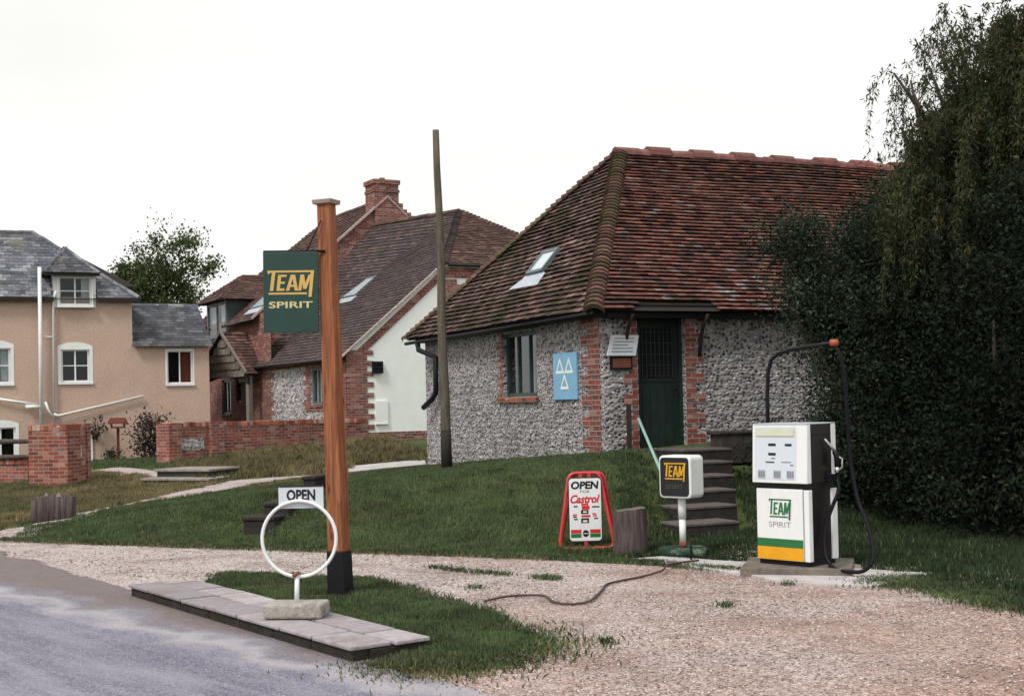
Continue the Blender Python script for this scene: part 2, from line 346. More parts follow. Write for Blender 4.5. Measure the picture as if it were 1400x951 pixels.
c_ = sm_.mix(sm_.ramp(sm_.noise(2.2, 6, .7), [(.48, 0.), (.68, .75)]), c_, (.20, .16, .15)); sm_.bump(sm_.noise(25, 5), .006); MT['slab'] = sm_.base(c_)
MT['kerb_side'] = plain('mossy_kerb', (.035, .03, .025), .95, .2, .3, 8, bump=.02)

# ------------------------------------------------------------------ mesh builder
def emp(name, loc, deg=0, label=None, cat=None, group=None):
    o = bpy.data.objects.new(name, None); COL.objects.link(o); o.location = loc; o.rotation_euler = (0, 0, math.radians(deg))
    o.empty_display_size = .1
    return tag(o, label, cat, group)
def tag(o, label=None, cat=None, group=None, kind=None):
    if label: o['label'] = label
    if cat: o['category'] = cat
    if group: o['group'] = group
    if kind: o['kind'] = kind
    return o

class MB:
    def __init__(s, T=None): s.v = []; s.f = []; s.mi = []; s.r = []; s.T = T; s.cur = 0; s.rn = None; s.sm = []; s.smooth = False
    def face(s, pts, mi=None):
        i = len(s.v)
        for p in pts:
            p = Vector(p); s.v.append(s.T @ p if s.T else p)
        s.f.append(tuple(range(i, i+len(pts)))); s.mi.append(s.cur if mi is None else mi)
        s.r.append(random.random() if s.rn is None else s.rn); s.sm.append(s.smooth)
    def solid(s, vs, fs, mi=None):
        i = len(s.v)
        for p in vs:
            p = Vector(p); s.v.append(s.T @ p if s.T else p)
        rn = random.random() if s.rn is None else s.rn
        for f in fs:
            s.f.append(tuple(i+k for k in f)); s.mi.append(s.cur if mi is None else mi); s.r.append(rn); s.sm.append(s.smooth)
    def box(s, x0, x1, y0, y1, z0, z1, mi=None):
        s.solid([(x0, y0, z0), (x1, y0, z0), (x1, y1, z0), (x0, y1, z0), (x0, y0, z1), (x1, y0, z1), (x1, y1, z1), (x0, y1, z1)],
                [(0, 3, 2, 1), (4, 5, 6, 7), (0, 1, 5, 4), (1, 2, 6, 5), (2, 3, 7, 6), (3, 0, 4, 7)], mi)
    def prism(s, poly, vec, mi=None):
        poly = [Vector(p) for p in poly]; vec = Vector(vec); n = len(poly)
        s.solid(poly+[p+vec for p in poly], [tuple(range(n))[::-1], tuple(range(n, 2*n))]+[(i, (i+1) % n, (i+1) % n+n, i+n) for i in range(n)], mi)
    def tube(s, pts, r, n=10, mi=None, caps=True, closed=False):
        pts = [Vector(p) for p in pts]; rs = r if isinstance(r, (list, tuple)) else [r]*len(pts)
        vs = []; fs = []; up = None; m = len(pts)
        for i, p in enumerate(pts):
            a = pts[(i-1) % m] if (i or closed) else p; b = pts[(i+1) % m] if (i < m-1 or closed) else p
            d = (b-a).normalized()
            if up is None: up = d.orthogonal().normalized()
            up = (up-d*up.dot(d)).normalized(); w = d.cross(up)
            for k in range(n):
                t = 2*math.pi*k/n; vs.append(p+(up*math.cos(t)+w*math.sin(t))*rs[i])
        for i in range(m if closed else m-1):
            j = (i+1) % m
            for k in range(n): fs.append((i*n+k, i*n+(k+1) % n, j*n+(k+1) % n, j*n+k))
        if caps and not closed: fs += [tuple(range(n))[::-1], tuple(range((m-1)*n, m*n))]
        sm = s.smooth; s.smooth = True; s.solid(vs, fs, mi); s.smooth = sm
    def build(s, name, mats, parent=None, bevel=0, uv=True, recalc=True):
        me = bpy.data.meshes.new(name); me.from_pydata([tuple(v) for v in s.v], [], s.f)
        if not isinstance(mats, (list, tuple)): mats = [mats]
        for m in mats: me.materials.append(MT[m] if isinstance(m, str) else m)
        me.polygons.foreach_set('material_index', s.mi); me.polygons.foreach_set('use_smooth', s.sm)
        at = me.attributes.new('rnd', 'FLOAT', 'FACE'); at.data.foreach_set('value', s.r)
        if recalc:
            bm = bmesh.new(); bm.from_mesh(me); bmesh.ops.recalc_face_normals(bm, faces=bm.faces); bm.to_mesh(me); bm.free()
        if uv:
            ul = me.uv_layers.new(name='UVMap'); co = me.vertices
            for p in me.polygons:
                n = p.normal
                for li in p.loop_indices:
                    c = co[me.loops[li].vertex_index].co
                    if abs(n.z) > .8: ul.data[li].uv = (c.x, c.y)
                    else:
                        h = math.hypot(n.x, n.y); ul.data[li].uv = ((-n.y*c.x+n.x*c.y)/h, c.z)
        o = bpy.data.objects.new(name, me); COL.objects.link(o)
        if parent: o.parent = parent
        if bevel:
            b = o.modifiers.new('bevel', 'BEVEL'); b.width = bevel; b.segments = 2; b.limit_method = 'ANGLE'; b.angle_limit = math.radians(40)
        return o

def fast_mesh(name, verts, faces, mat, rnd=None, parent=None):
    """verts (n,3); faces (m,k) with one k"""
    me = bpy.data.meshes.new(name); m, k = faces.shape
    me.vertices.add(len(verts)); me.vertices.foreach_set('co', verts.astype('f').ravel())
    me.loops.add(m*k); me.loops.foreach_set('vertex_index', faces.astype('i').ravel())
    me.polygons.add(m); me.polygons.foreach_set('loop_start', np.arange(m, dtype='i')*k); me.polygons.foreach_set('loop_total', np.full(m, k, dtype='i'))
    me.update(); me.materials.append(MT[mat])
    if rnd is not None:
        at = me.attributes.new('rnd', 'FLOAT', 'FACE'); at.data.foreach_set('value', rnd.astype('f'))
    me.validate()
    o = bpy.data.objects.new(name, me); COL.objects.link(o)
    if parent: o.parent = parent
    return o

def text(body, w, h, cx, cz, y, mb, mi, shear=0., off=0., ratio_free=True, thick=.002):
    """lettering in the xz plane facing -y, fitted to w x h round (cx, cz)"""
    cu = bpy.data.curves.new('t', 'FONT'); cu.body = body; cu.shear = shear; cu.offset = off; cu.size = 1; cu.resolution_u = 3
    o = bpy.data.objects.new('t', cu); COL.objects.link(o); dg = bpy.context.evaluated_depsgraph_get()
    me = bpy.data.meshes.new_from_object(o.evaluated_get(dg))
    xs = [v.co.x for v in me.vertices]; ys = [v.co.y for v in me.vertices]
    x0, x1, y0, y1 = min(xs), max(xs), min(ys), max(ys); sx = w/(x1-x0); sy = h/(y1-y0)
    P = lambda v: (cx+(v.x-(x0+x1)/2)*sx, y, cz+(v.y-(y0+y1)/2)*sy)
    for p in me.polygons: mb.face([P(me.vertices[i].co) for i in p.vertices], mi)
    bpy.data.objects.remove(o); bpy.data.curves.remove(cu); bpy.data.meshes.remove(me)

def team_logo(mb, x0, x1, z0, z1, y, mi, bars=True):
    """slanted drawn letters between two bars, the last leg running through the lower bar"""
    W = x1-x0; Hh = z1-z0; k = [0]
    def pol(pts):
        k[0] += 1; yy = y-.0004*k[0]; mb.face([(x0+px*W, yy, z0+pz*Hh) for px, pz in pts], mi)
    def st(ax, az, bx, bz, w): pol([(ax-w/2, az), (ax+w/2, az), (bx+w/2, bz), (bx-w/2, bz)])
    pol([(0.0, .93), (1., .93), (1., 1.), (0., 1.)]); pol([(0.02, .10), (.84, .10), (.84, .17), (.02, .17)])
    st(.085, .24, .135, .95, .075); pol([(.02, .86), (.07, .94), (0, .94)])
    st(.225, .24, .265, .84, .07)
    pol([(.2, .24), (.36, .24), (.365, .33), (.2, .33)]); pol([(.24, .5), (.37, .5), (.375, .58), (.24, .58)]); pol([(.25, .76), (.41, .76), (.415, .84), (.25, .84)])
    st(.43, .24, .535, .84, .07); st(.62, .24, .56, .84, .07); pol([(.45, .38), (.61, .38), (.6, .46), (.47, .46)])
    st(.69, .24, .74, .84, .065); st(.80, .3, .75, .84, .07); st(.80, .3, .92, .84, .07); st(.91, .0, .965, .95, .07)

def tiles(mb, O, eu, ev, poly, course=.12, width=.17, thick=.016, lift=.012, mi=0, skip=None, jit=.006, rnd=None, sag=None):
    """courses of separate overlapping tiles filling a convex outline given in (u, v) on the slope"""
    O = Vector(O); eu = Vector(eu).normalized(); ev = Vector(ev).normalized(); n = eu.cross(ev).normalized()
    if n.z < 0: n = -n
    vmin = min(p[1] for p in poly); vmax = max(p[1] for p in poly); k = 0; v = vmin
    def ext(vv):
        xs = []
        for i in range(len(poly)):
            a, b = poly[i], poly[(i+1) % len(poly)]
            if (a[1]-vv)*(b[1]-vv) <= 0 and a[1] != b[1]:
                t = (vv-a[1])/(b[1]-a[1]); xs.append(a[0]+t*(b[0]-a[0]))
        return (min(xs), max(xs)) if len(xs) > 1 else None
    while v < vmax-.02:
        e = ext(min(v+course*.5, vmax-.01))
        if e:
            u = e[0]-(k % 2)*width/2-random.random()*.03; rowr = random.uniform(-.12, .12)
            wob = random.uniform(-.004, .004)
            while u < e[1]:
                a, b = max(u+.003, e[0]), min(u+width-.003, e[1]); u += width
                if b-a < .02: continue
                if skip and skip((a+b)/2, v): continue
                j = random.uniform(0, jit); l0 = lift+thick+j+wob; l1 = .006
                if sag: s_ = sag((a+b)/2, v); l0 += s_; l1 += s_
                tl = random.uniform(-.003, .003); v0 = v-.012+random.uniform(-.004, .004)+wob; v1 = v+course+.01
                q = [O+eu*a+ev*v0+n*(l0+tl), O+eu*b+ev*v0+n*(l0-tl), O+eu*b+ev*v1+n*l1, O+eu*a+ev*v1+n*l1]
                d = n*-thick
                r = min(1, max(0, (random.random() if rnd is None else rnd())+rowr)); mb.rn = r
                mb.solid(q+[q[0]+d, q[1]+d, q[2]+d, q[3]+d], [(0, 1, 2, 3), (4, 5, 1, 0), (5, 6, 2, 1), (7, 4, 0, 3)], mi((a+b)/2, v) if callable(mi) else mi)
        v += course; k += 1
    mb.rn = None

def slope(P0, P1, T):
    """frame of a roof slope: eave from P0 to P1, T any point higher on it"""
    P0, P1, T = Vector(P0), Vector(P1), Vector(T); eu = (P1-P0).normalized(); w = T-P0; ev = (w-eu*w.dot(eu)).normalized()
    to = lambda p: ((Vector(p)-P0).dot(eu), (Vector(p)-P0).dot(ev))
    return P0, eu, ev, to

def ridge_run(mb, A, B, r=.11, seg=.42, mi=0, rough=.02):
    A, B = Vector(A), Vector(B); d = (B-A); L = d.length; d.normalize(); s = Vector((0, 0, 1)).cross(d).normalized(); up = d.cross(s)
    n = max(1, int(L/seg)); seg = L/n
    for i in range(n):
        p0 = A+d*(i*seg+.01); p1 = A+d*((i+1)*seg+.012); dz = up*random.uniform(0, rough); tl = up*random.uniform(-rough, rough)*.4
        rr = r*(1.+random.uniform(-.04, .06)); vs = []; K = 7
        for p, e in ((p0, dz), (p1, dz+tl)):
            for k in range(K):
                t = math.pi*k/(K-1)*1.1-.157; vs.append(p+e+s*(rr*math.cos(t))+up*(rr*math.sin(t)*.9-rr*.3))
        vs += [p0+dz-up*rr*.4, p1+dz+tl-up*rr*.4]
        fs = [(k, k+1, K+k+1, K+k) for k in range(K-1)]+[tuple(range(K))+(2*K,), tuple(range(K, 2*K))[::-1]+(2*K+1,)]
        mb.solid(vs, fs, mi)

def bonnets(mb, A, B, r=.13, seg=.125, mi=0):
    """short hooded hip tiles stepping up a hip"""
    A, B = Vector(A), Vector(B); d = (B-A); L = d.length; d.normalize(); s = Vector((0, 0, 1)).cross(d).normalized(); up = d.cross(s)*(-1 if d.cross(s).z < 0 else 1)
    n = int(L/seg); seg = L/n
    for i in range(n):
        p0 = A+d*(i*seg-.02); p1 = A+d*((i+1)*seg+.05); K = 7; vs = []; j = random.uniform(-.008, .01)
        for p, rr, h in ((p0, r*1.08, .045+j), (p1, r*.85, .012)):
            for k in range(K):
                t = math.pi*k/(K-1); vs.append(p+s*(rr*math.cos(t)+random.uniform(-.004, .004))+up*(rr*math.sin(t)*.75+h-.06))
        for k in range(K): vs.append(vs[k]-up*.07)
        fs = [(k, k+1, K+k+1, K+k) for k in range(K-1)]+[(2*K+k, 2*K+k+1, k+1, k) for k in range(K-1)]
        mb.solid(vs, fs, mi)

def wall(mb, plane, c, u0, u1, z0, z1, holes=(), depth=.14, sgn=1, mi=0, top=None):
    """upright wall face on plane 'a' (x=c) or 'b' (y=c) with openings and their reveals; sgn = inward direction"""
    us = sorted({u0, u1, *[h[0] for h in holes], *[h[1] for h in holes]}); zs = sorted({z0, z1, *[h[2] for h in holes], *[h[3] for h in holes]})
    P = (lambda u, z, d=0: (c+sgn*d, u, z)) if plane == 'a' else (lambda u, z, d=0: (u, c+sgn*d, z))
    for i in range(len(us)-1):
        for j in range(len(zs)-1):
            a, b, e, f = us[i], us[i+1], zs[j], zs[j+1]; m = ((a+b)/2, (e+f)/2)
            if any(h[0] < m[0] < h[1] and h[2] < m[1] < h[3] for h in holes): continue
            mb.face([P(a, e), P(b, e), P(b, f), P(a, f)], mi)
    for h in holes:
        a, b, e, f = h[:4]
        for q in ([P(a, e), P(a, e, depth), P(a, f, depth), P(a, f)], [P(b, e), P(b, e, depth), P(b, f, depth), P(b, f)], [P(a, f), P(b, f), P(b, f, depth), P(a, f, depth)], [P(a, e), P(b, e), P(b, e, depth), P(a, e, depth)]): mb.face(q, mi)

def window(parent, plane, c, sgn, u0, u1, z0, z1, frame='white', nu=2, nz=2, bar=.05, thin=.025, curtain=None, sill='white', inset=.10, name='window', arch=0, surround=0, openings=None):
    P = (lambda u, z, d: (c+sgn*d, u, z)) if plane == 'a' else (lambda u, z, d: (u, c+sgn*d, z))
    def bx(mb, a, b, e, f, d0, d1, mi=0):
        p, q = P(a, e, d0), P(b, f, d1); mb.box(min(p[0], q[0]), max(p[0], q[0]), min(p[1], q[1]), max(p[1], q[1]), min(p[2], q[2]), max(p[2], q[2]), mi)
    mb = MB(); i0 = inset
    bx(mb, u0, u0+bar, z0, z1, i0-.04, i0+.04); bx(mb, u1-bar, u1, z0, z1, i0-.04, i0+.04)
    bx(mb, u0+bar, u1-bar, z0, z0+bar, i0-.038, i0+.038); bx(mb, u0+bar, u1-bar, z1-bar, z1, i0-.038, i0+.038)
    for k in range(1, nu): m = u0+(u1-u0)*k/nu; w = bar*.75 if nu == 2 or k % 2 == 0 else thin; bx(mb, m-w/2, m+w/2, z0+bar, z1-bar, i0-.033, i0+.033)
    for k in range(1, nz): m = z0+(z1-z0)*k/nz; bx(mb, u0+bar, u1-bar, m-thin/2, m+thin/2, i0-.028, i0+.028)
    if surround:
        s_ = surround
        bx(mb, u0-s_, u0, z0-.002, z1+.002, -.012, .05); bx(mb, u1, u1+s_, z0-.002, z1+.002, -.012, .05)
        K = 8
        for k in range(K):
            a = u0-s_+(u1-u0+2*s_)*k/K; b = u0-s_+(u1-u0+2*s_)*(k+1)/K; h = lambda t: arch*(1-((t-(u0+u1)/2)/((u1-u0)/2+s_))**2)
            p = [P(a, z1-.02, -.014), P(b, z1-.02, -.014), P(b, z1+s_+h(b), -.014), P(a, z1+s_+h(a), -.014)]
            mb.prism(p, Vector(P(0, 0, .06))-Vector(P(0, 0, 0)))
    w = mb.build(name, frame, parent)
    g = MB(); g.face([P(u0+bar*.5, z0+bar*.5, i0), P(u1-bar*.5, z0+bar*.5, i0), P(u1-bar*.5, z1-bar*.5, i0), P(u0+bar*.5, z1-bar*.5, i0)], 0)
    D = i0+.35
    for q in ([P(u0, z0, D), P(u1, z0, D), P(u1, z1, D), P(u0, z1, D)], [P(u0, z0, i0+.05), P(u0, z0, D), P(u0, z1, D), P(u0, z1, i0+.05)], [P(u1, z0, i0+.05), P(u1, z0, D), P(u1, z1, D), P(u1, z1, i0+.05)], [P(u0, z1, i0+.05), P(u1, z1, i0+.05), P(u1, z1, D), P(u0, z1, D)], [P(u0, z0, i0+.05), P(u1, z0, i0+.05), P(u1, z0, D), P(u0, z0, D)]): g.face(q, 1)
    g.build('pane', ['glass', 'room'], w, recalc=False)
    if curtain:
        for (a, b, mname) in curtain:
            cm = MB(); n = 10; A, B = u0+(u1-u0)*a, u0+(u1-u0)*b
            for k in range(n):
                x, y_ = A+(B-A)*k/n, A+(B-A)*(k+1)/n; d0, d1 = (i0+.1+.03*(k % 2), i0+.1+.03*((k+1) % 2))
                cm.face([P(x, z0+bar, d0), P(y_, z0+bar, d1), P(y_, z1-bar, d1), P(x, z1-bar, d0)])
            cm.build('curtain', mname, w, recalc=False)
    if sill:
        sm = MB(); bx(sm, u0-max(.05, surround), u1+max(.05, surround), z0-.07, z0-.003, -.06, i0-.045); sm.build('sill', sill, w)
    return w

def skylight(parent, O, n, eu, ev, w, h, lift=.07, flash=True):
    """roof window lying on a slope; O its lower left corner"""
    O = Vector(O); n = n.normalized()
    T = Matrix((( *eu, 0), (*ev, 0), (*n, 0), (0, 0, 0, 1))).transposed(); T.translation = O
    mb = MB(T); b = .06
    mb.box(0, b, 0, h, -.05, lift); mb.box(w-b, w, 0, h, -.05, lift); mb.box(b, w-b, 0, b, -.05, lift-.002); mb.box(b, w-b, h-b, h, -.05, lift-.002)
    s = mb.build('skylight', 'grey_frame', parent)
    g = MB(T); g.box(b, w-b, b, h-b, -.04, lift-.02); g.build('pane', 'skyglass', s)
    if flash:
        f = MB(T); f.box(-.12, w+.05, -.3, -.002, .02, .045); f.build('flashing', 'lead', s)
    return s

# ------------------------------------------------------------------ terrain
FOOT = [(-60, 40), (-20, 25), (-6.9, 17.7), (-3.64, 16.15), (-1.22, 15.05), (.35, 14.3), (1.4, 14.75), (2.3, 16.6), (4, 17.0), (8, 17.5), (60, 18)]
WID = [(-60, 4), (-5, 2.4), (-2.5, 3.2), (0, 4.2), (1.4, 4.6), (2.4, 2.6), (4, 3.), (60, 3)]
CTRL = np.array([(-30, 20, 0), (-12, 20, .05), (-8, 21, .12), (-7, 19, .16), (-5.5, 21, .25), (-4, 19, .42), (-2.4, 19, .6), (-1, 20, .66), (0, 19.5, .76), (1.3, 19.5, .92), (2.2, 19.6, .95), (4, 20, 1.1), (7, 20, 1.2),
    (-1.8, 27, .38), (-4, 25, .42), (-6, 25, .3), (-2.2, 24, .5), (-.5, 23, .66), (-4.1, 37, .72), (-8, 36, .42), (-9, 31, .34), (-12, 29, .12), (-13, 42, .1), (-11, 42.5, .12), (-12.5, 44, .1), (-8, 44.5, .1), (-18, 45, 0), (-9, 48, .2), (-25, 30, 0.), (5, 35, .9),
    (20, 40, 1.2), (-40, 60, 0), (0, 60, .5), (30, 20, 1.2), (-60, 90, 0), (60, 90, 1), (0, 120, .5), (4, 28, 1.)], float)
_d = np.linalg.norm(CTRL[:, None, :2]-CTRL[None, :, :2], axis=2); _A = _d.copy(); _w = np.linalg.solve(_A+np.eye(len(CTRL))*-.05, CTRL[:, 2]-.3)
TF = None; CUTS = []
def terr(x, y):
    z = terr0(x, y)
    for (fr, a0, a1, b0, b1, z0, z1) in CUTS:      # flights of steps are let into the bank
        X_ = np.asarray(x, float)-fr.o[0]; Y_ = np.asarray(y, float)-fr.o[1]; A = X_*fr.u[0]+Y_*fr.u[1]; B = X_*fr.v[0]+Y_*fr.v[1]
        k = np.clip((B-b0)/(b1-b0), 0, 1); cap = z0+(z1-z0)*k; m = (A > a0) & (A < a1) & (B > b0-.5) & (B < b1); z = np.where(m, np.minimum(z, cap), z)
    return z
def terr0(x, y):
    x = np.asarray(x, float); y = np.asarray(y, float); sh = x.shape; x = np.clip(x.ravel(), -90, 90); y = np.clip(y.ravel(), -30, 130)
    out = np.zeros(len(x))
    for i in range(0, len(x), 200000):
        r = np.sqrt((x[i:i+200000, None]-CTRL[:, 0])**2+(y[i:i+200000, None]-CTRL[:, 1])**2+.4); out[i:i+200000] = r @ _w+.3
    out = np.clip(out, 0, 1.4)
    f = np.array(FOOT, float); w = np.array(WID, float)
    t = np.clip((y-np.interp(x, f[:, 0], f[:, 1]))/np.interp(x, w[:, 0], w[:, 1]), 0, 1); t = t*t*(3-2*t)
    return (out*t).reshape(sh)
def tz(x, y): return float(terr(np.array([x]), np.array([y]))[0])
def onground(px, py):
    z = 0.
    for _ in range(40):
        p = atZ(px, py, z); z = .5*z+.5*min(tz(p.x, p.y), 1.2)
    p = atZ(px, py, z); return Vector((p.x, p.y, tz(p.x, p.y)))
def G(px, py): p = onground(px, py); return (p.x, p.y)

def inpoly(P, poly):
    x, y = P[:, 0], P[:, 1]; r = np.zeros(len(x), bool); n = len(poly)
    for i in range(n):
        (x1, y1), (x2, y2) = poly[i], poly[(i+1) % n]
        c = ((y1 > y) != (y2 > y)) & (x < (x2-x1)*(y-y1)/((y2-y1) if y2 != y1 else 1e-9)+x1); r ^= c
    return r
def wob(P, amp, sc):
    return amp*(np.sin(P[:, 0]*sc+1.3*np.sin(P[:, 1]*sc*.7))+.6*np.sin(P[:, 1]*sc*2.1+P[:, 0]*sc*1.3+2)+.4*np.sin(P[:, 0]*sc*4.7-P[:, 1]*sc*3.9))

def sheet(name, poly, res, zoff, mat, amp=.06, sc=4., label=None, hump=0.):
    a = np.array(poly); x0, y0 = a.min(0)-.2; x1, y1 = a.max(0)+.2
    nx = int((x1-x0)/res)+1; ny = int((y1-y0)/res)+1
    X, Y = np.meshgrid(x0+np.arange(nx+1)*res, y0+np.arange(ny+1)*res, indexing='ij')
    C = np.stack([(X[:-1, :-1]+res/2).ravel(), (Y[:-1, :-1]+res/2).ravel()], 1); Cw = C+np.stack([wob(C, amp, sc), wob(C[:, ::-1], amp, sc)], 1)
    keep = inpoly(Cw, poly)
    Z = terr(X, Y)+zoff
    if hump: Z += hump*np.sin(X*2.1+Y)*np.sin(Y*1.7-X*.6)
    V = np.stack([X.ravel(), Y.ravel(), Z.ravel()], 1); idx = np.arange((nx+1)*(ny+1)).reshape(nx+1, ny+1)
    Fq = np.stack([idx[:-1, :-1].ravel(), idx[1:, :-1].ravel(), idx[1:, 1:].ravel(), idx[:-1, 1:].ravel()], 1)[keep]
    u, inv = np.unique(Fq, return_inverse=True)
    o = fast_mesh(name, V[u], inv.reshape(Fq.shape), mat); o.data.polygons.foreach_set('use_smooth', [True]*len(Fq))
    return tag(o, label, kind='structure')

GF = Fr(1.38, 19.81, 23.5)
CUTS.append((GF, .35, 2.25, -4.1, -.35, -.12, .76)); BKF = Fr(*tuple(onground(350, 722))[:2], -14); BKZ = onground(350, 722).z
CUTS.append((BKF, -.30, .26, -.3, 1.55, BKZ-.16, BKZ+.34))
# ground sheet out to the horizon: fine near, coarse far
xs = np.concatenate([[-900, -400, -150, -80, -50, -35], np.arange(-26, 14, .2), [16, 20, 26, 35, 50, 80, 150, 400, 900]])
ys = np.concatenate([[-300, -60, -20, -5, 0], np.arange(4, 50, .2), [52, 56, 60, 70, 85, 110, 150, 250, 500, 1500]])
X, Y = np.meshgrid(xs, ys, indexing='ij'); Z = terr(X, Y); idx = np.arange(X.size).reshape(X.shape)
gq = np.stack([idx[:-1, :-1].ravel(), idx[1:, :-1].ravel(), idx[1:, 1:].ravel(), idx[:-1, 1:].ravel()], 1)
g = fast_mesh('ground', np.stack([X.ravel(), Y.ravel(), Z.ravel()], 1), gq, 'ground'); g.data.polygons.foreach_set('use_smooth', [True]*len(gq)); tag(g, kind='structure')

# ------------------------------------------------------------------ road, gravel, paving
fp = lambda l: [tuple(atZ(*p)[:2]) for p in l]
road_edge = fp([(0, 757), (176, 808), (480, 897), (560, 922), (660, 953)])
dx, dy = road_edge[-1][0]-road_edge[0][0], road_edge[-1][1]-road_edge[0][1]
L = math.hypot(dx, dy); dx /= L; dy /= L
road = [(road_edge[0][0]-dx*16, road_edge[0][1]-dy*16)]+road_edge+[(road_edge[-1][0]+dx*8, road_edge[-1][1]+dy*8), (road_edge[-1][0]+dx*8-5.5, road_edge[-1][1]+dy*8-6), (road_edge[0][0]-dx*16-5.5, road_edge[0][1]-dy*16-6)]
sheet('road', road, .05, .022, 'asphalt', .05, 5.)
footp = [(x, y-.05) for x, y in [(-14, 21.2)]+FOOT[2:6]]+[G(870, 768), G(1000, 775), G(1160, 770), G(1240, 778), G(1290, 800), G(1350, 818), G(1420, 832), (9, 9.5), (9, 2), (2.5, 2)]
grav = footp+[(road_edge[-1][0]+dx*6+.15, road_edge[-1][1]+dy*6+.15)]+[(x-.3, y-.3) for x, y in road_edge[::-1]]+[(road_edge[0][0]-dx*9-.3, road_edge[0][1]-dy*9-.3)]
sheet('gravel_forecourt', [(x, y) for x, y in grav], .045, .008, 'gravel', .07, 3.5, hump=.004)
# lower path behind the bank and the paved path to the cottage
sheet('gravel_path', [G(-30, 735), G(60, 712), G(120, 700), G(180, 688), G(250, 672), G(330, 655), G(400, 650), G(470, 648), G(330, 668), G(250, 680), G(190, 690), G(130, 703), G(60, 722), G(-30, 752)], .08, .012, 'gravel_path', .08, 5)
sheet('footpath', [G(120, 645), G(160, 640), G(210, 645), G(290, 648), G(292, 654), G(200, 658), G(150, 652)], .07, .03, 'gravel_path', .03, 4)
pp = MB(); q = [G(474, 640), G(580, 630), G(583, 637), G(476, 648)]
pp.prism([(x, y, tz(x, y)+.01) for x, y in q], (0, 0, .035)); tag(pp.build('paved_path', 'concrete'), kind='structure')

# kerbed strip of paving slabs beside the road
islA, islB, islC, islD = atZ(179, 817), atZ(482, 909), atZ(577, 873), atZ(262, 793)
e1 = (islB-islA); Lk = e1.length; e1.normalize(); e2 = Vector((-e1.y, e1.x, 0))
kf = Fr(islA.x, islA.y, math.degrees(math.atan2(e1.y, e1.x))); wk = .86
KH = .098
kb = emp('pavement', (islA.x, islA.y, 0), kf.deg); tag(kb, kind='structure')
cs = MB(); n = 7
for i in range(n):
    a0 = Lk*i/n+.004; a1 = Lk*(i+1)/n-.004
    cs.box(a0, a1, 0, .13, -.05, KH+random.uniform(-.004, .004))
cs.build('kerb', 'kerb_side', kb, bevel=.012)
st = 0
for r, (b0, b1) in enumerate([(.0, .30), (.30, .59)]):
    a = -.02 if r == 0 else .12
    while a < Lk-.05+(0.25 if r else 0):
        w = random.choice([.5, .62, .74]); a1 = min(a+w, Lk+(.05 if r else .02)); 
        if a1-a < .15: break
        s_ = MB(); t = random.uniform(-.006, .006); z = KH+.022+random.uniform(0, .006)
        zt_ = .028; s_.solid([(a+.012, b0+.012-(.03 if r == 0 else 0), z-zt_), (a1-.012, b0+.012-(.03 if r == 0 else 0), z-zt_), (a1-.012, b1-.008, z-zt_), (a+.012, b1-.008, z-zt_),
                  (a+.012, b0+.012-(.03 if r == 0 else 0), z+t), (a1-.012, b0+.012-(.03 if r == 0 else 0), z-t), (a1-.012, b1-.008, z-t), (a+.012, b1-.008, z+t)],
                 [(0, 3, 2, 1), (4, 5, 6, 7), (0, 1, 5, 4), (1, 2, 6, 5), (2, 3, 7, 6), (3, 0, 4, 7)])
        s_.build('paving_slab', 'slab', kb, bevel=.008); a = a1
bs = MB(); bs.box(.0, Lk+.02, .13, .575, -.05, KH-.01); bs.build('bedding', 'kerb_side', kb)
# grass verge behind the slabs
vg = [tuple(kf.W(.25, .52)[:2]), tuple(kf.W(.3, .66)[:2]), G(300, 789), G(440, 793), G(500, 797), G(560, 812), G(640, 836), G(700, 866), G(722, 884), G(680, 898), G(610, 918), G(540, 913), tuple(kf.W(Lk+.15, -.05)[:2]), tuple(kf.W(Lk+.1, .52)[:2])]
sheet('grass_verge', vg, .06, .035, 'ground', .06, 6)

# ------------------------------------------------------------------ grass
def scatter(poly, dens, seed=0, amp=.08, sc=4., edge_fn=None):
    r = np.random.default_rng(seed); a = np.array(poly); lo, hi = a.min(0), a.max(0); n = int(dens*np.prod(hi-lo))
    P = r.random((n, 2))*(hi-lo)+lo; Pw = P+np.stack([wob(P, amp, sc), wob(P[:, ::-1], amp, sc)], 1); return P[inpoly(Pw, poly)]
def blades(name, P, h, w, mat, seed=1, zoff=0., lean=.5, kind='stuff', clump=0., parent=None, hvar=.5):
    r = np.random.default_rng(seed); n = len(P)
    if clump:
        nz = np.sin(P[:, 0]*5.1+np.sin(P[:, 1]*4.3)*2)*np.sin(P[:, 1]*6.2+np.sin(P[:, 0]*3.1)*2); hs = h*(1+clump*nz)
    else: hs = np.full(n, h)
    hs = hs*(1-hvar/2+hvar*r.random(n)); an = r.random(n)*2*np.pi; le = r.random(n)*lean*hs; la = r.random(n)*2*np.pi
    z = terr(P[:, 0], P[:, 1])+zoff-.005
    B = np.stack([P[:, 0], P[:, 1], z], 1); d = np.stack([np.cos(an), np.sin(an), np.zeros(n)], 1)*w*(.7+.6*r.random(n))[:, None]/2
    tip = B+np.stack([np.cos(la)*le, np.sin(la)*le, hs], 1); mid = B+np.stack([np.cos(la)*le*.3, np.sin(la)*le*.3, hs*.55], 1)
    V = np.stack([B-d, B+d, mid+d*.8, tip, mid-d*.8], 1).reshape(-1, 3); Fc = np.arange(n*5).reshape(n, 5)
    o = fast_mesh(name, V, Fc, mat, r.random(n)); return tag(o, kind=kind) if kind else o

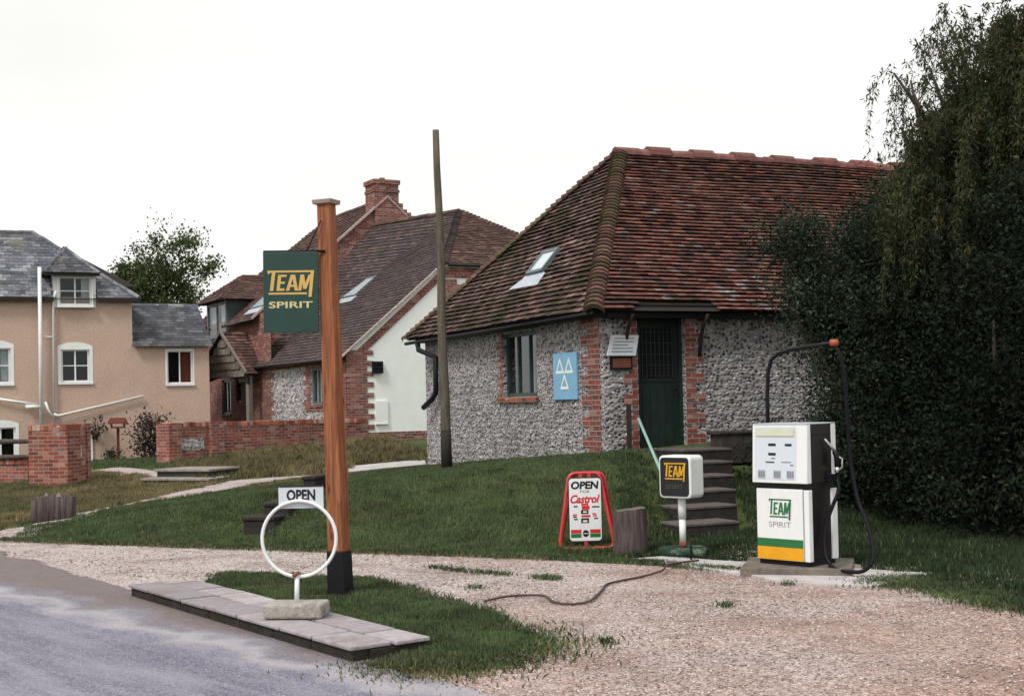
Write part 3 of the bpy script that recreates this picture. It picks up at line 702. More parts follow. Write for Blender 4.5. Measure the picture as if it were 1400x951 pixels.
def offcut(P, fr, a0, a1, b0, b1):
    X_ = P[:, 0]-fr.o[0]; Y_ = P[:, 1]-fr.o[1]; A = X_*fr.u[0]+Y_*fr.u[1]; B = X_*fr.v[0]+Y_*fr.v[1]; return P[~((A > a0) & (A < a1) & (B > b0) & (B < b1))]
bank = [(x, y-.02) for x, y in FOOT[2:6]]+[(1.25, 14.3), (1.55, 15.4), (1.6, 17.), (1.9, 18.6), (1.9, 19.9), (1.32, 19.75), (-1.75, 26.9), (-1.8, 27.5), G(475, 650), G(400, 655), G(300, 672), G(200, 688), G(110, 706), G(40, 722), G(2, 736)]
blades('lawn_grass', offcut(offcut(scatter(bank, 3000, 3), BKF, -.24, .24, -.05, 1.55), GF, .45, 2.2, -3.75, -.3), .045, .010, 'grass', 4, clump=.35)
blades('lawn_grass_left', scatter([G(-20, 700), G(120, 690), G(170, 680), G(280, 660), G(200, 652), G(125, 645), G(30, 625), G(-25, 618)], 1300, 5), .08, .012, 'grass_dry', 6, clump=.5)
LP = [G(-30, 735), G(60, 712), G(120, 700), G(180, 688), G(250, 672), G(330, 655), G(400, 650), G(470, 648), G(330, 668), G(250, 680), G(190, 690), G(130, 703), G(60, 722), G(-30, 752)]
Pq = scatter([G(-20, 728), G(-20, 690), G(120, 655), G(300, 652), G(475, 640), G(475, 655), G(300, 672), G(110, 706), G(40, 722)], 1300, 71, .05)
blades('lawn_grass_edge', Pq[~inpoly(Pq, LP)], .06, .012, 'grass_dry', 72, clump=.5)
blades('lawn_grass_far', scatter([G(125, 642), G(230, 640), G(228, 626), G(130, 630)]+[], 300, 51), .08, .02, 'grass', 52, clump=.5)
blades('lawn_grass_left', scatter([G(-20, 706), G(45, 700), G(110, 694), G(40, 655), G(-20, 650)], 900, 53), .07, .016, 'grass', 54, clump=.5)
blades('rough_grass', scatter([G(270, 660), G(470, 648), G(480, 636), G(585, 632), (-1.9, 29), (-3.4, 36.6), G(470, 604), G(300, 630), G(235, 636)], 1300, 7), .15, .011, 'grass_dry', 8, lean=.9, clump=.6)
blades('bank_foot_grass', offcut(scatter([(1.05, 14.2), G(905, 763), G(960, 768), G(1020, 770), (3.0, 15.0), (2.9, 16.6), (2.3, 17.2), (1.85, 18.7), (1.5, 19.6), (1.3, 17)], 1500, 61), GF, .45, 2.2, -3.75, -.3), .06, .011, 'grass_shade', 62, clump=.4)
blades('verge_grass', scatter(vg, 7000, 9, .06, 6), .042, .008, 'grass', 10, zoff=.035, clump=.4)
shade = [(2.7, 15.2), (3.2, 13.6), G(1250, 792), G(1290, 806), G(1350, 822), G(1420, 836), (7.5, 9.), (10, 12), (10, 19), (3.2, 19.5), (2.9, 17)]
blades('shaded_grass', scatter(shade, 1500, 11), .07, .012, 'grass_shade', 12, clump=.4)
# ragged fringes and weeds in the gravel
fr = []
rr = np.random.default_rng(21)
def fringe(pts, n, spread):
    a = np.array(pts); i = rr.integers(0, len(a)-1, n); t = rr.random(n)[:, None]; p = a[i]*(1-t)+a[i+1]*t; return p+rr.normal(0, spread, (n, 2))*np.array([1, 1.])
fr.append(fringe([(x, y) for x, y in FOOT[2:6]], 9000, .09)); fr.append(fringe(vg[2:11], 6000, .10)); fr.append(fringe(vg[7:12], 2500, .25))
fr.append(fringe([G(870, 770), G(960, 778), G(1020, 783)], 1300, .07)); fr.append(fringe([G(1200, 800), G(1240, 795), G(1290, 806), G(1350, 822), G(1420, 836)], 6000, .16))
fr.append(fringe([G(590, 777), G(640, 783), G(700, 788)], 380, .05)); fr.append(fringe([G(735, 791), G(762, 794)], 260, .05)); fr.append(fringe([G(760, 765), G(850, 770), G(900, 772)], 2600, .06))
fr.append(fringe([tuple(kf.W(.0, .60)[:2]), tuple(kf.W(Lk, .60)[:2])], 350, .02))
for cx, cy in [(1080, 800), (830, 880), (990, 830), (650, 805), (700, 912)]: p = G(cx, cy); fr.append(rr.normal(0, .05, (50, 2))+p)
for (cx, cy, rx, n_) in ((464, 818, .14, 500), (801, 753, .34, 500), (862, 760, .22, 320), (612, 643, .16, 260), (72, 714, .42, 600), (80, 668, .5, 500)):
    p = np.array(G(cx, cy)); an = rr.random(n_)*6.283; fr.append(p+np.stack([np.cos(an), np.sin(an)*.7], 1)*(rx*(.75+.5*rr.random(n_)))[:, None])
blades('weeds', np.concatenate(fr), .045, .011, 'grass', 13, zoff=.012, lean=1.2)

dry = [fringe([(x, y-.05) for x, y in FOOT[2:6]], 2600, .10), fringe(vg[8:12], 2200, .22), fringe([G(1240, 790), G(1290, 806), G(1350, 822), G(1420, 836)], 900, .12), fringe(vg[2:7], 500, .06)]
blades('dry_weeds', np.concatenate(dry), .035, .012, 'grass_dry', 15, zoff=.012, lean=1.6)
# loose stones on the gravel
def stones(name, poly, n, s0, s1, mat, seed):
    r = np.random.default_rng(seed); P = scatter(poly, 1, seed) if n < 0 else scatter(poly, n, seed, .02)
    m = len(P); z = terr(P[:, 0], P[:, 1])+.010
    base = np.array([(1, 0, 0), (-1, 0, 0), (0, 1, 0), (0, -1, 0), (0, 0, 1), (0, 0, -1)], float); f = np.array([(0, 2, 4), (2, 1, 4), (1, 3, 4), (3, 0, 4), (2, 0, 5), (1, 2, 5), (3, 1, 5), (0, 3, 5)])
    s = s0+(s1-s0)*r.random(m)**2; V = base[None]*(s[:, None, None]*(.6+.6*r.random((m, 6, 1)))); V[:, :, 2] *= .6
    an = r.random(m)*6.28; c, q = np.cos(an), np.sin(an); x = V[:, :, 0]*c[:, None]-V[:, :, 1]*q[:, None]; y = V[:, :, 0]*q[:, None]+V[:, :, 1]*c[:, None]
    V = np.stack([x+P[:, 0, None], y+P[:, 1, None], V[:, :, 2]+z[:, None]+s[:, None]*.2], 2)
    Fc = (f[None]+6*np.arange(m)[:, None, None]).reshape(-1, 3); return tag(fast_mesh(name, V.reshape(-1, 3), Fc, mat, np.repeat(r.random(m), 8)), kind='stuff')
sm_ = M('loose_stone', .8, .3); MT['stone'] = sm_.base(sm_.ramp(sm_.attr('rnd'), [(0., (.18, .13, .11)), (.35, (.36, .28, .25)), (.7, (.48, .41, .38)), (1., (.66, .62, .60))]))
near = [(-2.2, 6.8), (5.2, 6.8), (4.6, 12.3), (1.5, 13.), (-.5, 12.2), (-.2, 9.6), (-.9, 8.6)]
stones('loose_stones', near, 900, .004, .014, 'stone', 31)
stones('far_stones', [(-6.9, 16.5), (-3.8, 13.3), (0, 12.), (1.6, 13.2), (.3, 14.), (-3.6, 15.8)], 220, .006, .018, 'stone', 33)
stones('bare_patch_stones', [G(985, 768), G(1035, 772), G(1045, 748), G(1010, 740), G(985, 750)], 600, .006, .016, 'stone', 39)
stones('apron_grit', [G(1150, 778), G(1270, 786), G(1235, 765), G(1165, 762)], 260, .006, .014, 'stone', 41)
stones('kerb_grit', [(x+.05, y+.1) for x, y in road_edge[1:]]+[(x-.25, y-.25) for x, y in road_edge[:0:-1]], 700, .003, .010, 'stone', 35)

# ------------------------------------------------------------------ trees and shrubs
def leaves(name, P, size, mat, parent, seed, drop=0., aspect=.5, rnd=None, up=.3):
    r = np.random.default_rng(seed); n = len(P); s = size*(.6+.8*r.random(n))
    d = r.normal(0, 1, (n, 3)); d[:, 2] -= drop; d /= np.linalg.norm(d, axis=1)[:, None]
    q = r.normal(0, 1, (n, 3)); q[:, 2] += up; w = np.cross(d, q); w /= np.linalg.norm(w, axis=1)[:, None]+1e-9
    nn = np.cross(d, w)
    A = P; B = P+d*s[:, None]; C = P+d*(s*.45)[:, None]
    V = np.stack([A, C+w*(s*aspect*.5)[:, None]+nn*(s*.08)[:, None], B, C-w*(s*aspect*.5)[:, None]+nn*(s*.08)[:, None]], 1).reshape(-1, 3)
    return fast_mesh(name, V, np.arange(n*4).reshape(n, 4), mat, np.clip(rnd if rnd is not None else r.random(n), 0, 1), parent)
def clumps(center, rad, n, per, cs, seed, shell=.55, cut=None):
    """leaf positions: uneven clumps through the crown volume"""
    r = np.random.default_rng(seed); d = r.normal(0, 1, (n, 3)); d /= np.linalg.norm(d, axis=1)[:, None]
    k = (shell+(1-shell)*r.random(n)**.6)*(1+.16*np.sin(d[:, 0]*7+seed)*np.cos(d[:, 2]*6+seed*2)+.1*np.sin(d[:, 1]*11))
    k = k*(1+.38*r.random(n)**5)
    c = np.array(center)+d*k[:, None]*np.array(rad)
    m = (per*(.5+r.random(n))).astype(int); ci = np.repeat(np.arange(n), m); sz = cs*(.6+.8*r.random(n))
    P = c[ci]+r.normal(0, 1, (len(ci), 3))*(sz[ci]*.5)[:, None]*np.array([1, 1, .7])
    tone = np.repeat(r.random(n)**1.5*.75, m)+r.random(len(ci))*.25
    return P, tone, c
def limb(mb, a, b, r0, r1, bend=.15, n=5, seed=0):
    rd = random.Random(seed); a, b = Vector(a), Vector(b); L = (b-a).length; pts = []
    o = Vector((rd.uniform(-1, 1), rd.uniform(-1, 1), rd.uniform(-.3, .3)))*bend*L
    for i in range(n+1): t = i/n; pts.append(a.lerp(b, t)+o*math.sin(math.pi*t)*.5)
    mb.tube(pts, [r0+(r1-r0)*i/n for i in range(n+1)], 7)
def tree(name, label, cat, base, lobes, leaf, mat, seed, trunk_r=.2, per=60, cs=.5, dens=1., aspect=.5, bark='bark', nl=10, group=None, up=.3):
    t = emp(name, base, 0, label, cat, group); Ps = []; ts = []; cc = []
    for i, (c, rad, n) in enumerate(lobes):
        P, tn, cl = clumps(c, rad, int(n*dens), per, cs, seed+i*7); Ps.append(P); ts.append(tn); cc.append(cl)
    P = np.concatenate(Ps); tn = np.concatenate(ts); b = np.array(base); keep = P[:, 2] > terr(P[:, 0], P[:, 1])+.02
    P, tn = P[keep], tn[keep]
    leaves('crown', P-b, leaf, mat, t, seed+3, aspect=aspect, rnd=tn, up=up)
    mb = MB(); mb.smooth = True
    top = Vector(lobes[0][0])-Vector(base); h = top.z
    limb(mb, (0, 0, -.1), (top.x*.5, top.y*.5, h*.55), trunk_r, trunk_r*.6, .08, 6, seed)
    rd = random.Random(seed); allc = np.concatenate(cc)-b
    for k in range(nl):
        e = allc[rd.randrange(len(allc))]; s0 = Vector((top.x*.5, top.y*.5, h*.55))*rd.uniform(.6, 1.)
        limb(mb, s0, e, trunk_r*.45, .012, .25, 6, seed+k)
    mb.build('trunk', bark, t, uv=False); return t

def near_at(px, py, Y): p = atY(px, py, Y); return (p.x, p.y, p.z)
# --- evergreen thicket on the right, in front of the garage's far half
def g0(x, y): return (x, y, tz(x, y))
a = near_at
tree('evergreen_shrub', 'dark leafy shrub with a pale spray reaching over the garage roof and wall', 'shrub', g0(*a(1190, 0, 18.2)[:2]),
     [(a(1185, 480, 18.3), (.62, .7, .95), 85), (a(1140, 400, 18.4), (.42, .5, .5), 34), (a(1088, 335, 18.5), (.27, .4, .42), 16), (a(1100, 395, 18.5), (.25, .4, .4), 12), (a(1190, 610, 18), (.6, .6, .8), 55), (a(1195, 350, 18.6), (.42, .6, .6), 50), (a(1160, 440, 18.4), (.5, .6, .5), 40), (a(1230, 300, 18.7), (.4, .5, .5), 34)], .062, 'leaf_mid', 41, .1, 150, .36, 1.4)
tree('evergreen_tree', 'tall dark evergreen behind the fuel pump with dense foliage down to the grass', 'tree', g0(*a(1310, 0, 17.6)[:2]),
     [(a(1290, 460, 17.8), (1.15, 1.1, 1.3), 190), (a(1290, 610, 17.3), (1.0, 1.0, 1.15), 150), (a(1330, 350, 18.2), (.8, 1.0, .7), 90), (a(1260, 350, 18.4), (.5, .6, .5), 44), (a(1225, 400, 18), (.5, .6, .6), 40), (a(1235, 520, 17.9), (.7, .8, 1.0), 80)], .062, 'leaf_dark', 52, .18, 150, .42, 1.3, group='evergreens along the right side')
tree('evergreen_tree', 'dark evergreen at the right edge of the view, overhanging the shaded grass', 'tree', g0(*a(1420, 0, 16.)[:2]),
     [(a(1420, 490, 16), (1.1, 1.1, 1.3), 190), (a(1400, 640, 15.6), (1.0, 1.0, .95), 140), (a(1430, 330, 16.5), (.8, 1.0, .8), 90), (a(1385, 400, 16.5), (.7, .8, .6), 50)], .062, 'leaf_dark', 63, .2, 150, .42, 1.3, group='evergreens along the right side')
tree('evergreen_shrub', 'low dark shrub beside the stone steps, left of the tall evergreen', 'shrub', g0(*a(1150, 0, 18.9)[:2]),
     [(a(1140, 640, 18.9), (.6, .6, .55), 55), (a(1230, 660, 18.3), (.9, .7, .55), 80), (a(1075, 625, 19.2), (.42, .3, .3), 20)], .055, 'leaf_dark', 74, .06, 140, .34, 1.4)

# --- weeping willow: hanging strands of narrow leaves
def willow():
    Yw = 17.9; bx = a(1350, 0, Yw); base = g0(bx[0], bx[1]); t = emp('willow_tree', base, 0, 'weeping willow with drooping olive branches rising over the dark evergreens', 'tree')
    r = np.random.default_rng(91); mb = MB(); rd = random.Random(5); P = []; tn = []
    heads = []
    # (px, py, n strands, spread px, strand length m, leaf density)
    spec = [(1385, 40, 40, 22, 2.6, 1.), (1340, 150, 90, 34, 2.3, 1.), (1298, 170, 64, 26, 2.0, 1.), (1262, 200, 26, 16, 1.5, .9), (1242, 255, 34, 18, 1.3, 1.), (1320, 260, 90, 50, 1.8, 1.), (1395, 150, 120, 40, 2.6, 1.), (1420, 80, 80, 30, 2.8, 1.), (1270, 90, 9, 30, .55, .7), (1300, 35, 9, 18, .9, .8), (1245, 110, 5, 22, 1.0, .45), (1360, 55, 20, 15, 1.4, .8), (1222, 100, 4, 8, 1.6, .4), (1250, 130, 6, 18, 1.4, .5), (1232, 175, 8, 12, 1.3, .6), (1280, 60, 9, 16, .6, .6), (1218, 250, 12, 8, .9, .7), (1310, 80, 14, 25, 1.2, .7), (1330, 110, 24, 22, 1.2, .8), (1450, 60, 120, 30, 3., 1.), (1460, 240, 120, 40, 2.4, 1.), (1235, 290, 60, 25, .9, 1.), (1290, 310, 90, 40, 1.2, 1.), (1360, 300, 110, 45, 1.4, 1.), (1240, 340, 50, 25, 1.1, 1.), (1400, 330, 100, 40, 1.6, 1.), (1320, 350, 80, 35, 1.3, 1.)]
    for (px, py, n, sp, L, dn) in spec:
        c = Vector(a(px, py, Yw)); k = sp/F*Yw; heads.append(c)
        for i in range(int(n*1.15)):
            s0 = c+Vector((rd.gauss(0, k*.8), rd.gauss(0, .45)-.2, rd.gauss(0, k*.6))); ll = L*rd.uniform(.35, 1.1); dirx = rd.uniform(-.25, .12); diry = rd.uniform(-.2, .2); cl = rd.random()*.6
            pts = []
            for q in range(7): u = q/6; pts.append(s0+Vector((dirx*math.sin(u*1.6)*ll, diry*math.sin(u*1.6)*ll, .10*math.sin(u*2.2)*ll-u**1.5*ll*.9)))
            mb.tube([p-Vector(base) for p in pts[::2]], [.005, .004, .003, .002], 3, caps=False)
            m = int(ll*120*dn); u = r.random(m)*6; i0 = np.minimum(u.astype(int), 5); f = (u-i0)[:, None]; A = np.array([tuple(p) for p in pts])
            P.append(A[i0]*(1-f)+A[i0+1]*f+r.normal(0, .035, (m, 3))); tn.append(cl+r.random(m)*.4)
    P = np.concatenate(P); tn = np.concatenate(tn)
    leaves('crown', P-np.array(base), .075, 'leaf_willow', t, 93, drop=1.5, aspect=.26, rnd=tn, up=0)
    mb.build('branch', 'bark', t, uv=False)
    tb = MB(); tb.smooth = True; B = Vector(base); fork = Vector((.1, 0, 3.)); limb(tb, (0, 0, -.1), fork, .28, .2, .06, 6, 3)
    for i, h in enumerate(heads): limb(tb, fork, h-B, .09, .015, .18, 7, i+11)
    tb.build('trunk', 'bark', t, uv=False)
willow()

# --- far tree between the houses
tb = near_at(225, 600, 66)
t = tree('oak_tree', 'broad loose-crowned tree rising behind the slate roofs between the two houses', 'tree', (tb[0], tb[1], .2),
     [(a(205, 385, 66), (1.5, 1.4, 1.2), 50), (a(232, 352, 66), (1.5, 1.3, 1.2), 22), (a(272, 378, 66), (1.2, 1.2, 1.3), 20), (a(178, 382, 66), (.75, 1., .9), 26), (a(262, 326, 66), (.6, .5, .35), 4), (a(222, 408, 66), (2.1, 1.4, .7), 40)], .14, 'leaf_oak', 110, .25, 95, .62, 1.0, .7, nl=16)
# --- shrub and planting by the buff cottage
b_ = atY(205, 626, 41.5); b_.z = tz(b_.x, b_.y)
tree('garden_bush', 'straggly purple-brown bush against the buff cottage, at the left end of the garden wall', 'bush', tuple(b_), [(tuple(b_+Vector((0, 0, .75))), (.45, .4, .65), 60), (tuple(b_+Vector((.35, .1, .5))), (.4, .3, .5), 22)], .11, 'leaf_bush', 130, .03, 20, .4, 1., nl=14)
b_ = atY(153, 627, 42.3); b_.z = tz(b_.x, b_.y)
tree('garden_plant', 'small green plant at the foot of the red bird table', 'plant', tuple(b_), [(tuple(b_+Vector((0, 0, .16))), (.2, .2, .2), 14)], .09, 'leaf_mid', 140, .01, 20, .2, 1., nl=3)
# ================================================================== GARAGE
gar = emp('garage_building', (1.38, 19.81, 0), 23.5, 'low flint garage building with a red clay tile roof and dark green door', 'building')
Lg, Bg, ZE = 12.4, 7.9, 3.12
h0, h1 = GF.hit(686, 462, a=0), GF.hit(735, 541, a=0)
wy0, wy1, wz0, wz1 = h1.y, h0.y, h1.z, 2.9
dx0, dx1, dzb = GF.hit(874, 600, b=0).x, GF.hit(940, 600, b=0).x, .95
m = MB()
wall(m, 'a', 0, 0, Bg, -.3, ZE, [(wy0, wy1, wz0, wz1)], .22, 1)
wall(m, 'b', 0, 0, Lg, -.3, ZE, [(dx0, dx1, dzb, 3.0)], .25, 1)
m.face([(Lg, 0, -.3), (Lg, Bg, -.3), (Lg, Bg, ZE), (Lg, 0, ZE)]); m.face([(0, Bg, -.3), (Lg, Bg, -.3), (Lg, Bg, ZE), (0, Bg, ZE)])
m.build('wall', 'flint', gar, recalc=False)
# brick quoins: toothed blocks a little proud of the flint
q = MB(); qj0 = MB(); qj1 = MB(); qw = MB(); ch = .078; z = -.1; k = 0
c_lo = GF.hit(831, 560, a=0).y
while z < ZE-.05:
    z1 = z+ch*2-.012; long_ = k % 2
    q.box(-.018, .1, .10, .50+(.22 if long_ else 0), z, z1)
    j0 = .19+random.uniform(-.03, .03)
    if z > .75: qj0.box(dx0-.10-(.14 if long_ else 0), dx0-.002, -.016, .12, z+.02, z1+.02); qj1.box(dx1+.002, dx1+.16+(.16 if long_ else 0), -.016, .12, z+.01, z1+.01)
    z += ch*2; k += 1
zz = wz0-.09
while zz < wz1: qw.box(-.014, .1, wy1+.002, wy1+.10+(.12 if k % 2 else 0), zz, zz+.14); k += 1; zz += .156

q.build('brick_quoin', 'brick', gar)
for o_ in (qj0, qj1, qw): o_.build('brick_jamb', 'brick', gar)
w = window(gar, 'a', 0, 1, wy0, wy1, wz0, wz1, 'green_frame', 3, 1, .06, .03, sill=None, inset=.12, curtain=[(.40, .46, 'curtain'), (.02, .28, 'lettergrey')])
sm = MB(); sm.box(-.06, .12, wy0-.05, wy1+.14, wz0-.10, wz0-.003); sm.build('sill', 'brick_orange', w, bevel=.008)
# door
d = MB(); d.box(dx0+.002, dx0+.06, .10, .2, dzb, 2.98); d.box(dx1-.06, dx1-.002, .10, .2, dzb, 2.98); d.box(dx0+.06, dx1-.06, .101, .199, 2.92, 2.98)
d.box(dx0+.06, dx1-.06, .15, .19, dzb+.01, 2.92)
dm = (dx0+dx1)/2
d.box(dx0+.13, dx1-.13, .135, .15, dzb+1.02, dzb+1.06)
for k in range(5): x = dx0+.09+(dx1-dx0-.18)*(k+.5)/5; d.box(x-.006, x+.006, .142, .15, dzb+.08, dzb+.95)
do = d.build('door', 'green_door', gar)
p = MB(); p.box(dx0+.14, dx1-.14, .140, .149, dzb+1.08, 2.8, 0)
for k in range(8): x = dx0+.16+(dx1-dx0-.32)*k/7; p.box(x-.004, x+.004, .130, .138, dzb+1.08, 2.8, 1)
for k in range(9): zz = dzb+1.1+.085*k*2.3/1.15; p.box(dx0+.15, dx1-.15, .131, .139, zz, zz+.006, 1) if zz < 2.78 else None
p.build('pane', ['room', 'green_frame'], do)
p = MB(); p.tube([(dx1-.11, .14, dzb+.9), (dx1-.11, .09, dzb+.9), (dx1-.2, .09, dzb+.9)], .012, 8); p.build('handle', 'black', do)
th = MB(); th.box(dx0-.1, dx1+.25, -.28, .2, .80, dzb-.003); th.build('threshold', 'stone_step', gar, bevel=.015)
# roof
oh = .30; eA, eB0, eB1, eL = -oh, -oh, Bg+oh, Lg+oh
zE = 3.03; AP = Vector((2.51, 3.95, 6.32)); RR = Vector((Lg-2.5, 3.95, 6.32))
FL, FR_, BL, BR = Vector((eA, eB0, zE)), Vector((eL, eB0, zE)), Vector((eA, eB1, zE)), Vector((eL, eB1, zE))
m = MB()
for poly in ([FL, FR_, RR, AP], [BL, FL, AP], [BR, BL, AP, RR], [FR_, BR, RR]): m.face(poly)
m.face([FL, FR_, BR, BL])
DECK = m
m = MB()
O, eu, ev, to = slope(FL, FR_, AP)
cx0, cx1 = dx0-.12-oh*0+.30, dx1+.45+.30      # u of the raised eave over the door
mskip = lambda u, v: cx0 < u < cx1 and v < .22
sagf = lambda u, v: .012*math.sin(u*1.1+1)+.008*math.sin(v*2.3+u*.4)
lich = lambda u, v: 4 if random.random() < .30*math.exp(-((v-.45)/.45)**2)*(1 if 2.4 < u < 6 else .12)+.004 else 0
tiles(m, O, eu, ev, [to(p) for p in (FL, FR_, RR, AP)], .118, .165, .020, .030, lich, mskip, .012, sag=sagf)
O, eu, ev, to = slope(BL, FL, AP); tl_n = eu.cross(ev)
tiles(m, O, eu, ev, [to(p) for p in (BL, FL, AP)], .118, .165, .018, .028, 1, None, .016, sag=sagf)
bonnets(m, FL+Vector((0, 0, .02)), AP, .15, .125, 2); bonnets(m, BL+Vector((0, 0, .02)), AP, .14, .14, 2)
ridge_run(m, AP-Vector((.12, 0, .03)), RR-Vector((0, 0, .03)), .15, .46, 3, .03)
# bedded ridge caps lifted every other length, as the old ridge has them
for k in range(9):
    x = AP.x+.55+k*.95+random.uniform(-.05, .05); A = Vector((x, 3.95, 6.33+random.uniform(0, .02)))
    if x < RR.x-.5: ridge_run(m, A, A+Vector((.46, 0, random.uniform(-.01, .01))), .165, .5, 3, .01)
roof = m.build('roof', ['tile_red', 'tile_moss', 'tile_bonnet', 'tile_ridge', 'tile_lichen'], gar, recalc=False)
DECK.build('roof_deck', 'dark_wood', gar)
# fascia, gutter and downpipe
m = MB(); m.box(-.02, Lg, -.2, -.001, 2.93, 3.02); m.box(cx0-.30, cx1-.30, -.22, -.19, 3.03, 3.13); m.box(-.2, -.001, -.15, Bg, 2.95, 3.03)
m.build('fascia', 'black', gar)  # black also paints in the shading under the eaves
m = MB(); m.tube([(-.30, -.28, 2.985), (-.30, Bg+.35, 2.96)], .035, 8); m.build('gutter', 'black', gar)
P2 = GF.hit(596, 500, a=-.1); P3 = GF.hit(596, 545, a=-.1); P4 = GF.hit(579, 557, a=-.2)
m = MB(); m.tube([(-.30, P2.y+.5, 2.93), (-.30, P2.y+.45, 2.80), (-.10, P2.y, 2.62), (-.10, P3.y, P3.z+.12), (-.14, P3.y+.1, P3.z), (-.2, P4.y, P4.z)], .055, 10); m.build('downpipe', 'black', gar)
for xx in (dx0-.22, dx1+.24):
    m = MB(); m.tube([(xx, -.02, 2.35), (xx, -.06, 2.6), (xx, -.16, 2.82), (xx, -.3, 2.98)], .03, 6); m.build('bracket', 'dark_wood', gar)
# skylight in the hip end
O, eu, ev, to = slope(BL, FL, AP); n_ = eu.cross(ev); n_ = n_ if n_.z > 0 else -n_
s0 = to(GF.hitp(720, 376, O+n_*.06, n_)); s1 = to(GF.hitp(772, 334, O+n_*.06, n_)); s2 = to(GF.hitp(741, 376, O+n_*.06, n_))
u0 = min(s0[0], s2[0]); w_ = .85*max(.42, abs(s2[0]-s0[0])); hh = .88*abs(s1[1]-s0[1])
skylight(gar, O+eu*u0+ev*s0[1], n_, eu, ev, w_, hh, .10)
f0 = to(GF.hitp(695, 396, O+n_*.06, n_)); f1 = to(GF.hitp(735, 385, O+n_*.06, n_))
m = MB(); P_ = lambda u, v, l: O+eu*u+ev*v+n_*l
m.prism([P_(f0[0], f0[1], .045), P_(f1[0]+.05, f0[1]-.02, .045), P_(f1[0], s0[1]-.04, .045), P_(u0+.03, s0[1]-.04, .045), P_(f0[0]+.2, f0[1]+.16, .045)], n_*.012); m.build('flashing', 'lead', gar)

# blue testing sign
def on_a(px, py, fr, a): p = fr.hit(px, py, a=a); return p
s = emp('testing_sign', GF.W(-.02, GF.hit(775, 514, a=0).y), 23.5-90, 'pale blue board with three pale triangle outlines on the flint wall beside the window', 'sign')
zc = GF.hit(775, 514, a=0).z; wd = abs(GF.hit(759, 514, a=0).y-GF.hit(791, 514, a=0).y); hh = GF.hit(775, 482, a=0).z-GF.hit(775, 546, a=0).z
m = MB(); m.box(-wd/2, wd/2, -.02, .012, zc-hh/2, zc+hh/2); m.build('board', 'mot', s, bevel=.004)
m = MB()
def tri(cx, top, bw, hgt, y, t=.20, up=True):
    o = [(cx, top), (cx-bw/2, top-hgt), (cx+bw/2, top-hgt)]; c = (cx, top-hgt*.62); i = [(c[0]+(x-c[0])*(1-t*2.3), c[1]+(z-c[1])*(1-t*2.3)) for x, z in o]
    for a in range(3): b = (a+1) % 3; m.face([(o[a][0], y, o[a][1]), (o[b][0], y, o[b][1]), (i[b][0], y, i[b][1]), (i[a][0], y, i[a][1])])
tw, thh = wd*.38, hh*.34
tri(-wd*.19, zc+hh*.40, tw, thh, -.024); tri(wd*.19, zc+hh*.40, tw, thh, -.0245); tri(0, zc+hh*.06, tw, thh, -.025)
m.build('emblem', 'letterwhite', s, recalc=False)

# notice board left of the door: pale sloping board with small brown board below
p0, p1, p2, p3 = GF.hit(836, 458, b=-.08), GF.hit(873, 458, b=-.08), GF.hit(869, 486, b=-.08), GF.hit(830, 486, b=-.08)
s = emp('notice_board', GF.W((p2.x+p3.x)/2, -.04), 23.5, 'small pale grey notice board tilted on the wall left of the green door', 'sign')
xc = (p2.x+p3.x)/2
m = MB(); m.prism([(p.x-xc, -.05, p.z) for p in (p0, p1, p2, p3)], (0, .03, 0)); m.build('board', 'board_white', s)
m = MB()
for k in range(5):
    t = .16+.16*k; A = p0.lerp(p3, t); B = p1.lerp(p2, t); A2, B2 = A.lerp(B, .12), A.lerp(B, .86-(.2 if k == 2 else 0)); m.box(A2.x-xc, B2.x-xc, -.053, -.0505, A2.z-.008, A2.z+.008)
m.build('lettering', 'lettergrey', s)
p0, p1 = GF.hit(835, 487, b=-.05), GF.hit(865, 505, b=-.05); xc = (p0.x+p1.x)/2
s = emp('plaque', GF.W(xc, -.01), 23.5, 'small dark brown framed plaque directly under the pale notice board', 'sign')
m = MB(); W2 = (p1.x-p0.x)/2; m.box(-W2, W2, -.04, .0, p1.z, p0.z); m.build('frame', 'black', s)
m = MB(); m.box(-W2+.03, W2-.03, -.046, -.041, p1.z+.03, p0.z-.03); m.build('panel', 'brown_board', s)

# door steps down the bank
sb = atZ(961, 728, 0); sdir = Vector((GF.u[0], GF.u[1], 0)); nst = 6
s = emp('stone_steps', GF.W(dm+.62, 0, 0), 23.5, 'worn dark stone steps rising from the grass to the green garage door', 'steps')
bot = -3.65
p_l, p_r = GF.hit(918, 712, b=bot), GF.hit(1012, 712, b=bot); L0, R0 = p_l.x-dm-.62, p_r.x-dm-.62
for k in range(nst):
    t0 = bot+k*.50; zt = .16*(k+1); off = .0
    kk = 1-k/(nst-1); xl = L0*kk+(dx0-.05-dm-.62)*(1-kk)+.12; xr = R0*kk+(GF.hit(1004, 640, b=-1.2).x-dm-.62)*(1-kk)
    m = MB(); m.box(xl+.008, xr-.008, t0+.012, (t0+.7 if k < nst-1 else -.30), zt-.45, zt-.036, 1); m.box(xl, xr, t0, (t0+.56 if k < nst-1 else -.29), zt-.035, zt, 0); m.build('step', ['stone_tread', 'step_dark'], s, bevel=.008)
s = MB(); q0 = GF.hit(950, 612, b=-.6); q1 = GF.hit(990, 622, b=-.6)
s.box(0, 1.0, 0, .3, .7, 1.14); s.box(-.05, 1.1, -.03, .33, 1.141, 1.2)
o = s.build('low_wall', 'stone_step', None, bevel=.02); o.location = GF.W(dx1+.12, -.75); o.rotation_euler.z = math.radians(23.5); tag(o, 'low dark stone kerb wall right of the green door, above the steps', 'wall')
